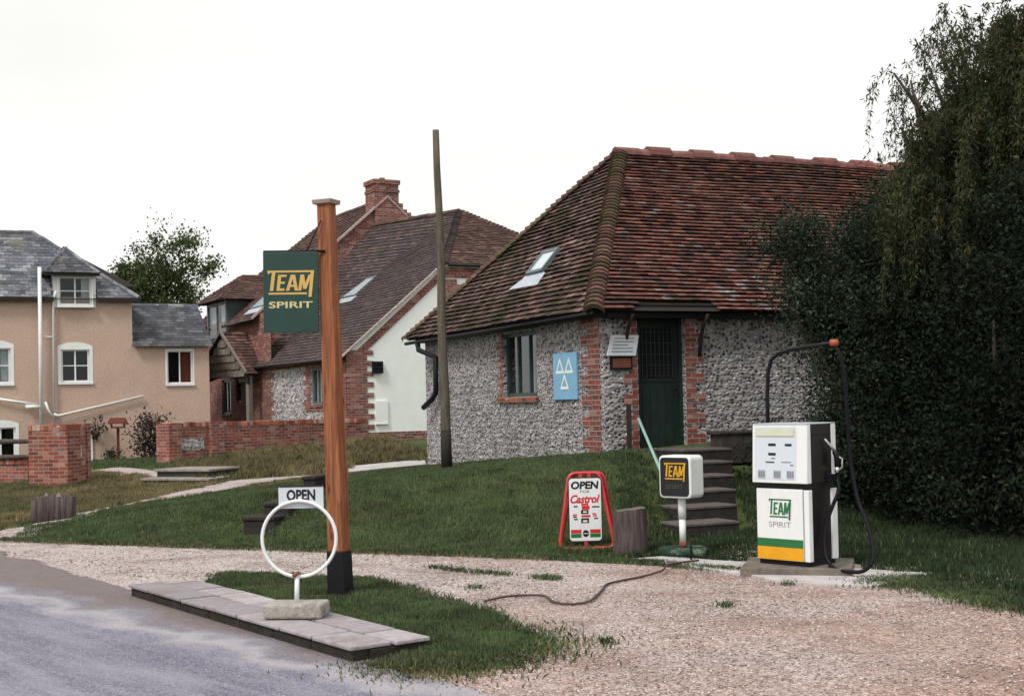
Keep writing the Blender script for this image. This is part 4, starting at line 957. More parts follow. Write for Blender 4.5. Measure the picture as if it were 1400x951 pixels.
# handrail and post by the door
A = near_at(906, 650, 17.9); B = near_at(873, 572, 19.2)
pa = GF.hit(861, 618, b=-.25); pb = GF.hit(861, 553, b=-.25); W = GF.W(pa.x, -.25)
m = MB(); m.box(-.035, .035, -.035, .035, tz(W.x, W.y)-.1, pb.z); o = m.build('wooden_post', 'dark_wood'); o.location = (W.x, W.y, 0); tag(o, 'short dark upright post left of the green door', 'post')
m = MB(); m.tube([Vector(B), Vector(A), Vector((A[0]+.01, A[1], tz(A[0], A[1])-.1))], .022, 8); tag(m.build('handrail', 'aqua'), 'thin pale green handrail sloping down from the doorway to behind the small square sign', 'handrail')

# ================================================================== BRICK AND FLINT COTTAGE
CO = atY(474, 481, 38.3); CF = Fr(CO.x, CO.y, 29)
zl = CO.z; _h = CF.hit(608, 360, b=-.12); A1, Z1 = _h.x, _h.z; _s = (Z1-zl)/A1
BA = min((abs(CF.hit(628, 288, b=q/50)[2]-(zl+_s*CF.hit(628, 288, b=q/50)[0])), q/50) for q in range(0, 500))[1]; _h = CF.hit(628, 288, b=BA); AA, ZA = _h.x, _h.z
BG = 8.
cot = emp('brick_cottage', (CO.x, CO.y, 0), 29, 'brick and flint cottage with brown tiled catslide roof, tall chimney and white painted end wall', 'house')
wh = lambda x0, y0, x1, y1, a=0: (lambda p, q: (min(p.y, q.y), max(p.y, q.y), min(p.z, q.z), max(p.z, q.z)))(CF.hit(x0, y0, a=a), CF.hit(x1, y1, a=a))
w1 = wh(424, 503, 441, 553); dr = wh(351, 510, 373, 600); wl = wh(303, 520, 316, 566); wl2 = wh(322, 520, 330, 550)
m = MB(); Lc = CF.hit(268, 449, a=0).y; ze2 = CF.hit(335, 433, a=0).z
# low front wall, flint with brick dressings
wall(m, 'a', 0, 0, BG+.4, -.2, zl, [w1], .14, 1, 0)
m.build('flint_front_wall', 'flint_pale', cot, recalc=False)
m = MB()
wall(m, 'a', .0, BG+.4, Lc, -.2, ze2, [dr, wl, wl2], .14, 1, 0)
m.face([(0, Lc, -.2), (8.6, Lc, -.2), (8.6, Lc, ze2), (0, Lc, ze2)])
m.face([(0, 0, -.2), (0, .0, zl), (0, .01, zl)])
# gable of the higher block
_g = CF.hit(528, 272, b=BG); gA, gz = _g.x, _g.z
m.face([(0, BG, 3.3), (2*gA, BG, 3.3), (2*gA, BG, ze2), (gA, BG, gz), (0, BG, ze2)])
# quoins and window dressings in brick, proud of the flint
k = 0; z = -.1
while z < zl-.05:
    e = .30 if k % 2 else .48
    m.box(-.02, .05, -.02, .7+e, z, z+.145); m.box(-.02, .62+(.20 if k % 2 else 0), -.025, .05, z+.003, z+.148) if z < 3.2 else None
    if w1[2]-.2 < z < w1[3]+.2: m.box(-.018, .05, w1[0]-e-.1, w1[0]-.002, z, z+.15); m.box(-.018, .05, w1[1]+.002, w1[1]+e*1.2, z, z+.15)
    m.box(-.018, .05, BG-.7-e*1.5, BG+.4, z, z+.15)
    z += .156; k += 1
m.box(-.022, .05, w1[0]-.5, w1[1]+.5, w1[2]-.2, w1[2]-.003); m.box(-.022, .05, w1[0]-.4, w1[1]+.4, w1[3]+.003, w1[3]+.2)
m.box(-.024, .05, .0, BG+.4, zl-.32, zl-.02)
# end wall brick margins: foot, and under the verge and eave
m.box(.0, 7.5, -.026, .05, -.2, CF.hit(560, 589, b=0).z)
sl = (Z1-zl)/A1
m.prism([(.1, -.027, zl-.14), (A1, -.027, Z1-.14), (A1, -.027, Z1-.42), (.1, -.027, zl-.42)], (0, .06, 0))
m.box(A1, 2*AA-A1, -.028, .05, Z1-.42, Z1-.1)
for k in range(9): m.box(A1-.05+.0, A1+.45+(.2 if k % 2 else 0), -.024, .05, Z1-.45-.156*(k+1), Z1-.45-.156*k-.01)
m.build('brick_wall', 'brick', cot, recalc=False)
m = MB(); m.face([(0, 0, -.2), (2*AA-A1, 0, -.2), (2*AA-A1, 0, Z1), (A1, 0, Z1), (0, 0, zl)]); m.build('end_wall', 'white_wall', cot, recalc=False)
# small dark vent and pale meter box on the end wall
v0, v1 = CF.hit(508, 494, b=0), CF.hit(522, 510, b=0)
m = MB(); m.box(v0.x, v1.x, -.12, -.001, v1.z, v0.z)
for k in range(3): zz = v1.z+(v0.z-v1.z)*(k+.5)/3; m.box(v0.x+.02, v1.x-.02, -.15, -.12, zz-.03, zz+.03)
m.build('flue_vent', 'black', cot)
v0, v1 = CF.hit(513, 548, b=0), CF.hit(530, 578, b=0); m = MB(); m.box(v0.x, v1.x, -.05, -.001, v1.z, v0.z); m.box(v0.x-.01, v1.x+.01, -.07, -.001, v1.z-.03, v1.z-.002); m.build('meter_box', 'white_wall', cot)
# near roof
oh = .25; lowz = zl-.22*sl
EL0, EL1 = Vector((-.22, -.12, lowz)), Vector((-.22, BG, lowz)); HC0 = Vector((A1, -.12, Z1)); AP2 = Vector((AA, BA, ZA)); RB = Vector((CF.hit(510, 308, b=BG).x, BG, CF.hit(510, 308, b=BG).z))
HC1 = Vector((2*AA-A1, -.12, Z1)); BACK0 = Vector((2*AA-A1, BG, Z1))
m = MB(); O, eu, ev, to = slope(EL0, EL1, AP2)
nn = lambda eu, ev: (lambda n: n if n.z > 0 else -n)(eu.cross(ev))
tiles(m, O, eu, ev, [to(p) for p in (EL0, HC0, AP2, EL1)], .16, .20, .02, .012, 0, jit=.010, sag=lambda u, v: .01*math.sin(u*1.3))
def tri_tiles(mb, A_, B_, C_, mi):      # a triangular slope coursed along its own level lines
    n_ = (B_-A_).cross(C_-A_).normalized(); lv = Vector((0, 0, 1)).cross(n_).normalized(); up_ = n_.cross(lv); up_ = up_ if up_.z > 0 else -up_
    tiles(mb, A_, lv, up_, [((p-A_).dot(lv), (p-A_).dot(up_)) for p in (A_, B_, C_)], .16, .20, .02, .012, mi, jit=.010)
tri_tiles(m, EL1, AP2, RB, 0)
O2, eu2, ev2, to2 = slope(HC0, HC1, AP2); tiles(m, O2, eu2, ev2, [to2(p) for p in (HC0, HC1, AP2)], .16, .2, .02, .012, 1, jit=.010)
bonnets(m, HC0+Vector((0, 0, .02)), AP2, .13, .16, 0); bonnets(m, HC1, AP2, .12, .16, 1)
ridge_run(m, AP2, RB, .12, .4, 1)
m.build('roof', ['tile_brown', 'tile_rust'], cot, recalc=False)
dk = MB(); dk.face([EL0, HC0, AP2, EL1]); dk.face([EL1, AP2, RB]); dk.face([HC0, HC1, AP2]); dk.face([HC1, BACK0, RB, AP2]); dk.build('roof_deck', 'dark_wood', cot, recalc=False)
# rendered verge strip along the catslide
m = MB(); m.prism([EL0+Vector((0, -.03, .0)), HC0+Vector((0, -.03, 0)), HC0+Vector((0, -.03, .05)), EL0+Vector((0, -.03, .05))], (0, .14, 0)); m.build('verge', 'verge_mortar', cot)
n1 = nn(eu, ev)
s0, s1, s2 = to(CF.hitp(466, 410, O, n1)), to(CF.hitp(503, 377, O, n1)), to(CF.hitp(484, 408, O, n1))
skylight(cot, O+eu*min(s0[0], s2[0])+ev*s0[1], n1, eu, ev, 1.45*max(.6, abs(s2[0]-s0[0])), .8*max(1., s1[1]-s0[1]), .08)
# high roof behind
sl2 = (gz-ze2)/gA; lz = ze2-.25*sl2
E0, E1 = Vector((-.25, BG-.08, lz)), Vector((-.25, Lc+.25, lz)); G0 = Vector((gA, BG-.08, gz)); r1 = CF.hit(445, 297, a=gA); G1 = Vector((gA, min(r1.y, Lc-2), gz)); BK0, BK1 = Vector((2*gA+.2, BG-.08, lz)), Vector((2*gA+.2, Lc+.25, lz))
m = MB(); O, eu, ev, to = slope(E0, E1, G0)
dA0, dA1 = CF.hit(312, 440, a=0).y-.15, CF.hit(289, 440, a=0).y+.25
tiles(m, O, eu, ev, [to(p) for p in (E0, E1, G1, G0)], .16, .20, .02, .012, 1, lambda u, v: dA0-.1 < u+E0.y < dA1+.1 and v < .95, .010)
bonnets(m, E1+Vector((0, 0, .03)), G1, .13, .18, 1); ridge_run(m, G0, G1, .12, .4, 1)
m.build('roof', ['tile_brown', 'tile_rust'], cot, recalc=False)
E0d, E1d = E0+ev*.95, E1+ev*.95; dk = MB(); dk.face([E0d, E1d, G1, G0]); dk.face([E1, BK1, G1]); dk.face([BK0, G0, G1, BK1]); dk.build('roof_deck', 'dark_wood', cot, recalc=False)
m = MB(); m.prism([E0+Vector((0, -.05, .03)), G0+Vector((0, -.05, .03)), G0+Vector((0, -.05, .12)), E0+Vector((0, -.05, .12))], (0, .16, 0)); m.prism([G0+Vector((0, -.05, .03)), BK0+Vector((0, -.05, .03)), BK0+Vector((0, -.05, .12)), G0+Vector((0, -.05, .12))], (0, .16, 0)); m.build('verge', 'verge_mortar', cot)
n2 = nn(eu, ev); s0, s1 = to(CF.hitp(343, 424, O, n2)), to(CF.hitp(370, 402, O, n2)); s2 = to(CF.hitp(360, 423, O, n2))
skylight(cot, O+eu*min(s0[0], s2[0])+ev*s0[1], n2, eu, ev, max(.6, abs(s2[0]-s0[0])), max(.9, s1[1]-s0[1]), .08)
# chimney on the gable
c0, c1 = CF.hit(512, 300, b=BG-.05), CF.hit(545, 300, b=BG-.05); zt = CF.hit(528, 246, b=BG-.05).z; x0, x1 = c0.x, c1.x
c = MB(); c.box(x0, x1, BG-.1, BG+.75, 6.6, zt-.45); c.box(x0-.03, x1+.03, BG-.13, BG+.78, zt-.45, zt-.36); c.box(x0+.001, x1-.001, BG-.099, BG+.749, zt-.36, zt-.16); c.box(x0-.05, x1+.05, BG-.15, BG+.80, zt-.16, zt)
for k in range(5):      # stepped shoulder on the right
    xa = x1+.16*k; c.box(xa, xa+.16, BG-.11, BG+.1, 6.6, gz+.28-(xa+.16-gA)*sl2*.8-(.1 if k else 0)) if xa > gA-1 else None
ch = c.build('chimney', 'brick', cot)
c = MB(); c.tube([((x0+x1)/2, BG+.3, zt), ((x0+x1)/2, BG+.3, zt+.12)], [.13, .11], 12); c.build('chimney_pot', 'tile_ridge', ch)
# windows and door of the front
window(cot, 'a', 0, 1, w1[0], w1[1], w1[2], w1[3], 'grey_frame', 2, 1, .08, .04, sill='brick', curtain=[(.05, .48, 'curtain'), (.55, .95, 'curtain')])
window(cot, 'a', 0, 1, wl[0], wl[1], wl[2], wl[3], 'green_frame', 2, 1, .08, .04, sill='brick', curtain=[(.6, .95, 'curtain')])
window(cot, 'a', 0, 1, wl2[0], wl2[1], wl2[2], wl2[3], 'green_frame', 1, 1, .08, .04, sill=None)
m = MB(); m.box(.08, .14, dr[0], dr[1], dr[2]-.3, dr[3]); m.build('door', 'green_door', cot)
# dormer with hipped tiled roof at the far end of the front
dw = (dA0, dA1, CF.hit(300, 462, a=0).z, CF.hit(300, 414, a=0).z)
dmr = MB(); dmr.box(-.03, 2.6, dw[0]-.12, dw[0]+.05, dw[2]-.1, dw[3]+.05); dmr.box(-.03, 2.6, dw[1]-.05, dw[1]+.12, dw[2]-.1, dw[3]+.05); dmr.box(-.028, 2.6, dw[0]+.05, dw[1]-.05, dw[2]-.1, dw[2]); dmr.box(-.028, 2.6, dw[0]+.05, dw[1]-.05, dw[3], dw[3]+.05); dob = dmr.build('dormer', 'green_frame', cot)
window(dob, 'a', -.17, 1, dw[0]+.05, dw[1]-.05, dw[2], dw[3], 'grey_frame', 2, 1, .1, .05, sill=None, curtain=[(.0, .42, 'curtain'), (.58, 1., 'curtain')])
rz = dw[3]+.02; RZ = rz+1.0; y0, y1 = dw[0]-.45, dw[1]+.45; ym = (y0+y1)/2
D0, D1, DR0 = Vector((-.4, y0, rz)), Vector((-.4, y1, rz)), Vector((.9, ym, RZ)); DB0, DB1, DRB = Vector((3.2, y0, rz)), Vector((3.2, y1, rz)), Vector((3.4, ym, RZ))
m = MB()
for (a_, b_, t_, poly) in ((D0, D1, DR0, (D0, D1, DR0)), (D0, DB0, DRB, (D0, DR0, DRB, DB0)), (D1, DB1, DRB, (D1, DR0, DRB, DB1))):
    O_, e_, f_, to_ = slope(a_, b_, t_); tiles(m, O_, e_, f_, [to_(p) for p in poly], .16, .2, .02, .012, 0, jit=.010)
ridge_run(m, DR0, DRB, .1, .4, 0); bonnets(m, D0, DR0, .11, .16, 0); bonnets(m, D1, DR0, .11, .16, 0)
m.build('roof', 'tile_rust', dob, recalc=False)
dk = MB(); dk.face([D0, D1, DR0]); dk.face([D0, DR0, DRB, DB0]); dk.face([D1, DR0, DRB, DB1]); dk.face([D0, D1, DB1, DB0]); dk.build('roof_deck', 'dark_wood', dob, recalc=False)
m = MB(); m.tube([(-.1, Lc-.2, 0), (-.1, Lc-.2, 4.6)], .05, 8); m.build('downpipe', 'black', cot)
m = MB(); m.tube([(-.26, -.1, lowz-.02), (-.26, BG, lowz-.02)], .05, 8); m.build('gutter', 'black', cot); m = MB(); m.tube([(-.08, .9, 0), (-.08, .9, lowz-.1)], .045, 8); m.build('downpipe', 'black', cot); m = MB(); m.tube([(-.3, BG, lz-.02), (-.3, dA0-.1, lz-.02)], .05, 8); m.build('gutter', 'black', cot); m = MB(); m.tube([(A1+.1, -.2, Z1-.05), (2*AA-A1, -.2, Z1-.05)], .05, 8); m.build('gutter', 'black', cot)

# porch turned out from the front
pr = atY(338, 508, 44.6); pl = atY(274, 515, 46.9); ap = atY(303, 456, 45.6)
px_, py_ = pr.x-pl.x, pr.y-pl.y; PW = math.hypot(px_, py_); ang = math.degrees(math.atan2(py_, px_)); PF = Fr((pr.x+pl.x)/2, (pr.y+pl.y)/2, ang)
# expressed under the cottage so it stays a part of it
def to_cot(x, y, z): l = CF.loc(*PF.W(x, y)[:2]); return Vector((l[0], l[1], z))
pz = (pr.z+pl.z)/2; az = ap.z; h_ = PW/2; dep = 3.4
T_ = lambda x, y, z: to_cot(x, y, z)
A0, A1_, B0, B1_ = T_(-h_, 0, pz), T_(-h_, dep, pz), T_(h_, 0, pz), T_(h_, dep, pz); R0_, R1_ = T_(0, -.12, az), T_(0, dep, az)
A0f, B0f = T_(-h_-.05, -.12, pz-.03), T_(h_+.05, -.12, pz-.03)
m = MB()
for (a_, b_, poly) in ((B0f, B1_, (B0f, B1_, R1_, R0_)), (A0f, A1_, (A0f, A1_, R1_, R0_))):
    O_, e_, f_, to_ = slope(a_, b_, R0_); tiles(m, O_, e_, f_, [to_(p) for p in poly], .16, .2, .02, .012, 0, jit=.012)
ridge_run(m, R0_, R1_, .1, .4, 0)
por = m.build('porch', 'tile_rust', cot, recalc=False)
dk = MB(); dk.face([B0f, B1_, R1_, R0_]); dk.face([A0f, A1_, R1_, R0_]); dk.build('roof_deck', 'dark_wood', por, recalc=False)
m = MB(); O_, e_, f_, to_ = slope(T_(-h_, 0, pz-.1), T_(h_, 0, pz-.1), T_(0, 0, az))
tiles(m, O_, e_, f_, [(0, 0), (PW, 0), (PW/2, az-pz+.02)], .26, .24, .03, .02, 0, skip=None, jit=.015)
K = 10
for k in range(K):      # arched board along the foot of the gable
    xa, xb = -h_+PW*k/K, -h_+PW*(k+1)/K; arc = lambda x: pz-.38+.26*(1-(x/h_)**2)
    m.prism([T_(xa, .02, arc(xa)), T_(xb, .02, arc(xb)), T_(xb, .02, pz+.0), T_(xa, .02, pz+.0)], T_(0, .08, 0)-T_(0, 0, 0), 1)
m.build('gable', ['shingle', 'dark_wood'], por)
m = MB()
for x_ in (h_-.1,): m.prism([T_(x_-.09, .05, -.1), T_(x_+.09, .05, -.1), T_(x_+.09, .2, -.1), T_(x_-.09, .2, -.1)], (0, 0, pz+.0), 0)
m.build('post', 'grey_wood', por)
m = MB(); m.prism([B0f+Vector((0, 0, .01)), R0_+Vector((0, 0, .03)), R0_+Vector((0, 0, .12)), B0f+Vector((0, 0, .09))], T_(0, .08, 0)-T_(0, 0, 0)); m.prism([A0f+Vector((0, 0, .01)), R0_+Vector((0, 0, .03)), R0_+Vector((0, 0, .12)), A0f+Vector((0, 0, .09))], T_(0, .08, 0)-T_(0, 0, 0)); m.build('bargeboard', 'grey_wood', por)

# ================================================================== BUFF COTTAGE
LO = atY(180, 407, 43.5); LF = Fr(LO.x, LO.y, 24)
lc = emp('rendered_cottage', (LO.x, LO.y, 0), 24, 'buff rendered cottage with grey slate roof, white windows and white drainpipes', 'house')
ze = LO.z
wd_ = lambda x0, y0, x1, y1: (lambda p, q: (p.x, q.x, q.z, p.z))(LF.hit(x0, y0, b=0), LF.hit(x1, y1, b=0))
wn = {'mid': wd_(83, 477, 123, 522), 'left': wd_(-22, 475, 15, 524), 'low': wd_(-20, 584, 22, 627), 'wing': wd_(228, 479, 264, 524)}
xL = LF.hit(-90, 500, b=0).x; xR = LF.hit(286, 500, b=0).x; zw = LF.hit(272, 472, b=0).z
m = MB(); wall(m, 'b', 0, xL, 0, -.3, ze, [wn['mid'], wn['left'], wn['low']], .12, 1)
wall(m, 'b', .004, 0, xR, -.3, zw, [wn['wing']], .12, 1)
m.face([(0, 0, zw-1), (0, 6.2, zw-1), (0, 6.2, ze), (0, 0, ze)]); m.face([(xR, 0, -.3), (xR, 5, -.3), (xR, 5, zw), (xR, 2.5, zw+1.6), (xR, 0, zw)])
m.build('wall', 'render', lc, recalc=False)
window(lc, 'b', 0, 1, *wn['mid'], 'white', 2, 2, .06, .03, surround=.10, arch=.12)
window(lc, 'b', 0, 1, *wn['left'], 'white', 2, 2, .06, .03, surround=.10, arch=.12, curtain=[(0, .3, 'curtain'), (.62, 1, 'curtain')])
window(lc, 'b', 0, 1, *wn['low'], 'white', 2, 2, .06, .03, surround=.10, arch=.12)
window(lc, 'b', .004, 1, *wn['wing'], 'white', 2, 1, .05, .03, surround=.05, arch=0, curtain=[(.55, .95, 'curtain_red')])
D_ = 6.2; rb = D_/2; rp = LF.hit(44, 318, b=rb); rzL = rp.z
E0, E1 = Vector((xL, -.2, ze-.05)), Vector((.22, -.2, ze-.05)); Q0, Q1 = Vector((xL, rb, rzL)), Vector((rp.x, rb, rzL)); E2 = Vector((.22, D_+.2, ze-.05)); E3 = Vector((xL, D_+.2, ze-.05))
m = MB(); O, eu, ev, to = slope(E0, E1, Q1)
dw = wd_(79, 378, 125, 420)
tiles(m, O, eu, ev, [to(p) for p in (E0, E1, Q1, Q0)], .20, .26, .010, .006, 0, lambda u, v: dw[0]-.12 < u+xL < dw[1]+.12 and v < .75, .004)
O2, eu2, ev2, to2 = slope(E1, E2, Q1); tiles(m, O2, eu2, ev2, [to2(p) for p in (E1, E2, Q1)], .2, .26, .01, .006, 0, jit=.004)
ridge_run(m, Q0, Q1, .1, .45, 0); ridge_run(m, E1+Vector((0, 0, .03)), Q1+Vector((0, 0, .02)), .09, .45, 0)
m.build('roof', 'slate', lc, recalc=False)
E0d, E1d = E0+ev*.75, E1+ev*.75; dk = MB(); dk.face([E0d, E1d, Q1, Q0]); dk.face([E1, E2, Q1]); dk.face([E3, E2, Q1, Q0]); dk.face([E0, E1, E2, E3]); dk.build('roof_deck', 'dark_wood', lc, recalc=False)
wr0 = LF.hit(178, 418, b=2.4)
W0, W1, W2, W3 = Vector((.0, -.2, zw-.04)), Vector((xR+.1, -.2, zw-.04)), Vector((xR+.1, 2.4, wr0.z)), Vector((.0, 2.4, wr0.z))
m = MB(); O, eu, ev, to = slope(W0, W1, W2); tiles(m, O, eu, ev, [to(p) for p in (W0, W1, W2, W3)], .2, .26, .01, .006, 0, jit=.005); ridge_run(m, W3, W2, .1, .45, 1)
m.build('wing_roof', ['slate_dark', 'slate'], lc, recalc=False)
dk = MB(); dk.face([W0, W1, W2, W3]); dk.face([W3, W2, W2+Vector((0, 2.6, -1.6)), W3+Vector((0, 2.6, -1.6))]); dk.build('roof_deck', 'dark_wood', lc, recalc=False)
# dormer breaking the eave
dob = MB(); dob.box(dw[0]-.14, dw[0], -.05, 2.4, dw[2]-.02, dw[3]+.12); dob.box(dw[1], dw[1]+.14, -.05, 2.4, dw[2]-.02, dw[3]+.12); dob.box(dw[0], dw[1], -.048, 2.4, dw[2]-.02, dw[2]+.05); dob.box(dw[0], dw[1], -.048, 2.4, dw[3], dw[3]+.12); dob = dob.build('dormer', 'white', lc)
window(dob, 'b', -.15, 1, dw[0], dw[1], dw[2]+.05, dw[3], 'white', 2, 2, .06, .03, surround=.04, sill='white', curtain=[(.7, 1., 'curtain')])
hx0, hx1 = LF.hit(60, 377, b=-.3).x, LF.hit(136, 377, b=-.3).x; hz = dw[3]+.1; hm = (hx0+hx1)/2; hr = Vector((hm-.05, 1.1, hz+.95))
H0, H1, HB0, HB1, HR2 = Vector((hx0, -.4, hz)), Vector((hx1, -.4, hz)), Vector((hx0, 2.4, hz)), Vector((hx1, 2.4, hz)), Vector((hm-.05, 3.0, hz+.95))
m = MB()
for (a_, b_, t_, poly) in ((H0, H1, hr, (H0, H1, hr)), (H1, HB1, HR2, (H1, HB1, HR2, hr)), (H0, HB0, HR2, (H0, HB0, HR2, hr))):
    O_, e_, f_, to_ = slope(a_, b_, t_); tiles(m, O_, e_, f_, [to_(p) for p in poly], .2, .24, .01, .006, 0, jit=.004)
ridge_run(m, H0, hr, .07, .4, 1); ridge_run(m, H1, hr, .07, .4, 1); ridge_run(m, hr, HR2, .07, .4, 1)
m.build('roof', ['slate_dark', 'slate'], dob, recalc=False)
dk = MB(); dk.face([H0, H1, hr]); dk.face([H1, HB1, HR2, hr]); dk.face([H0, HB0, HR2, hr]); dk.face([H0, H1, HB1, HB0]); dk.build('roof_deck', 'dark_wood', dob, recalc=False)
dk = MB(); dk.box(hx0, hx1, -.38, -.34, hz-.1, hz-.01); dk.box(xL, hx0+.3, -.24, -.2, ze-.16, ze-.02); dk.box(hx1-.1, .25, -.24, -.2, ze-.16, ze-.02); dk.build('fascia', 'dark_wood', lc)
# pipework
def pipe(pts, r): 
    mm = MB(); mm.tube([LF.hit(x, y, b=-d) for x, y, d in pts], r, 8)
    return mm.build('drainpipe', 'white', lc)
pipe([(54, 365, .3), (56.5, 600, .12)], .06); pipe([(77, 398, .22), (73, 408, .12), (74, 582, .1)], .036)
pipe([(74, 566, .12), (80, 568, .13), (196, 541, .1)], .038); pipe([(-10, 544, .1), (52, 553, .14)], .04); pipe([(35, 556, .16), (55, 556, .16)], .06); pipe([(62, 549, .16), (66, 560, .16), (74, 572, .14)], .04); pipe([(57, 460, .12), (74, 461, .12)], .03)
v0, v1 = LF.hit(121, 580, b=0), LF.hit(127, 632, b=0); m = MB(); m.box(v0.x, v1.x, -.06, -.001, -.1, v0.z); m.build('door_jamb', 'white', lc)
# hanging basket on the wall
hp = LF.hit(131, 590, b=-.25); Wp = LF.W(hp.x, -.25); t = emp('hanging_basket', (Wp.x, Wp.y, hp.z), 24, 'small straggly plant hanging on the buff wall, left of the bird table', 'plant')
P, tn, c = clumps((0, 0, .05), (.28, .15, .28), 12, 16, .18, 151); leaves('foliage', P, .10, 'leaf_mid', t, 152, rnd=tn, aspect=.6)
m = MB(); m.tube([(0, 0, -.25), (0, 0, -.1), (0, 0, .0)], [.03, .12, .15], 10); m.tube([(0, 0, 0), (0, .0, .42), (0, .25, .42)], .012, 5); m.build('basket', 'brown_board', t)
# bird table
bp = atY(162, 627, 42.3); bp.z = tz(bp.x, bp.y); t = emp('bird_table', tuple(bp), 20, 'red-brown wooden bird table with a little roof on a single post', 'bird table')
kx = bp.y/F; zt = lambda y: (627-y)*kx
m = MB(); m.box(-.04, .04, -.04, .04, 0, zt(582)); m.tube([(-.28, 0, 0), (0, 0, .22)], .02, 4); m.tube([(.28, 0, 0), (0, 0, .22)], .02, 4); m.build('post', 'bird_red', t)
m = MB(); m.box(-.22, .22, -.18, .18, zt(582), zt(580)); m.box(-.22, -.17, -.16, .16, zt(580), zt(575)); m.box(.17, .22, -.16, .16, zt(580), zt(575)); m.build('tray', 'bird_red', t)
m = MB(); m.prism([(-.3, -.22, zt(576)), (.3, -.22, zt(576)), (.25, 0, zt(569)), (-.25, 0, zt(569))], (0, 0, .03)); m.prism([(-.3, .22, zt(576)), (.3, .22, zt(576)), (.25, 0, zt(569)), (-.25, 0, zt(569))], (0, 0, .03)); m.build('roof', 'bird_red', t)

# ================================================================== GARDEN WALLS, FENCE, STUMPS
def brick_wall(name, label, P0, P1, top, thick=.33, mat='brick_garden', panels=(), piers=(), drop=0.):
    P0, P1 = Vector(P0), Vector(P1); L = (P1-P0).xy.length; ang = math.atan2(P1.y-P0.y, P1.x-P0.x)
    t = emp(name, (P0.x, P0.y, 0), math.degrees(ang), label, 'wall'); m = MB(); seg = 14
    zt = lambda u: top-drop*u/L
    m.prism([(0, 0, min(P0.z, P1.z)-.3), (L, 0, min(P0.z, P1.z)-.3), (L, 0, zt(L)-.12), (0, 0, zt(0)-.12)], (0, thick, 0))
    for (u, w) in piers: m.box(u-w/2, u+w/2, -.11, thick+.08, min(P0.z, P1.z)-.3, zt(u)-.02)
    m.build('brickwork', mat, t)
    m = MB(); u = 0
    while u < L-.02:
        w = min(.095, L-u); j = random.uniform(-.018, .014)
        if random.random() > .04: m.box(u+.004, u+w-.004, -.02+random.uniform(-.008, .008), thick+.02, zt(u)-.119, zt(u)-.01+j)
        u += .095
    m.build('coping', MT['cope'], t)
    if panels:
        m = MB()
        for (a, b, c, d) in panels: m.box(a, b, -.012, .03, c, d)
        m.build('flint_panel', 'flint_pale', t)
    return t
MT['cope'] = (lambda m: m.base(m.mix(m.ramp(m.noise(18, 4), [(.55, 0.), (.7, .5)]), m.ramp(m.attr('rnd'), [(0., (.16, .05, .04)), (.4, (.36, .11, .07)), (.8, (.42, .18, .12)), (.92, (.52, .42, .38)), (1., (.14, .10, .10))]), (.2, .17, .14))))(M('coping_brick', .9, .2))
gw0 = onground(229, 634); gw1 = atY(502, 600, 37.7); top = atY(300, 575, gw0.y+1.4).z
brick_wall('garden_wall', 'long low brick garden wall with pale flint panels in front of the cottage', gw0, (gw1.x, gw1.y, .6), top, .33, 'brick_garden', [(.42, 1.1, gw0.z+.3, top-.42)], [(.16, .38), (1.45, .4)], .05)
pw0 = onground(40, 668); top2 = atY(80, 580, pw0.y).z; pw1 = atY(93, 660, pw0.y-.25); pw2 = atY(123, 660, pw0.y+1.1)
t = brick_wall('brick_pier_wall', 'stout orange-red brick end wall with crumbling top beside the left lawn', pw0, (pw1.x, pw1.y, pw0.z), top2, .45, 'brick_orange')
t2l = t
a_ = math.radians(math.degrees(math.atan2(pw1.y-pw0.y, pw1.x-pw0.x)))
fr_ = Fr(pw0.x, pw0.y, math.degrees(a_)); q0 = fr_.loc(pw1.x, pw1.y); q1 = fr_.loc(pw2.x, pw2.y)
d_ = Vector((q1[0]-q0[0], q1[1]-q0[1], 0)); Ld = d_.length; d_.normalize(); nrm = Vector((-d_.y, d_.x, 0)); b0 = Vector((q0[0]-.003, q0[1]+.01, 0))
m = MB(); m.prism([b0+Vector((0, 0, -.3)), b0+d_*Ld+Vector((0, 0, -.3)), b0+d_*Ld+Vector((0, 0, top2-.05)), b0+Vector((0, 0, top2-.05))], nrm*.3)
m.prism([b0+d_*(Ld-.22)-nrm*.03+Vector((0, 0, -.3)), b0+d_*Ld-nrm*.03+Vector((0, 0, -.3)), b0+d_*Ld-nrm*.03+Vector((0, 0, top2+.0)), b0+d_*(Ld-.22)-nrm*.03+Vector((0, 0, top2+.0))], nrm*.33)
m.build('return_wall', 'brick_garden', t)
m = MB(); c_ = b0+d_*(Ld*.28)-nrm*.012; e_ = b0+d_*(Ld*.62)-nrm*.012; zz0, zz1 = atY(105, 628, pw0.y).z, atY(105, 604, pw0.y).z
m.prism([c_+Vector((0, 0, zz0)), e_+Vector((0, 0, zz0)), e_+Vector((0, 0, zz1)), c_+Vector((0, 0, zz1))], nrm*.05); m.build('flint_panel', 'flint_pale', t)
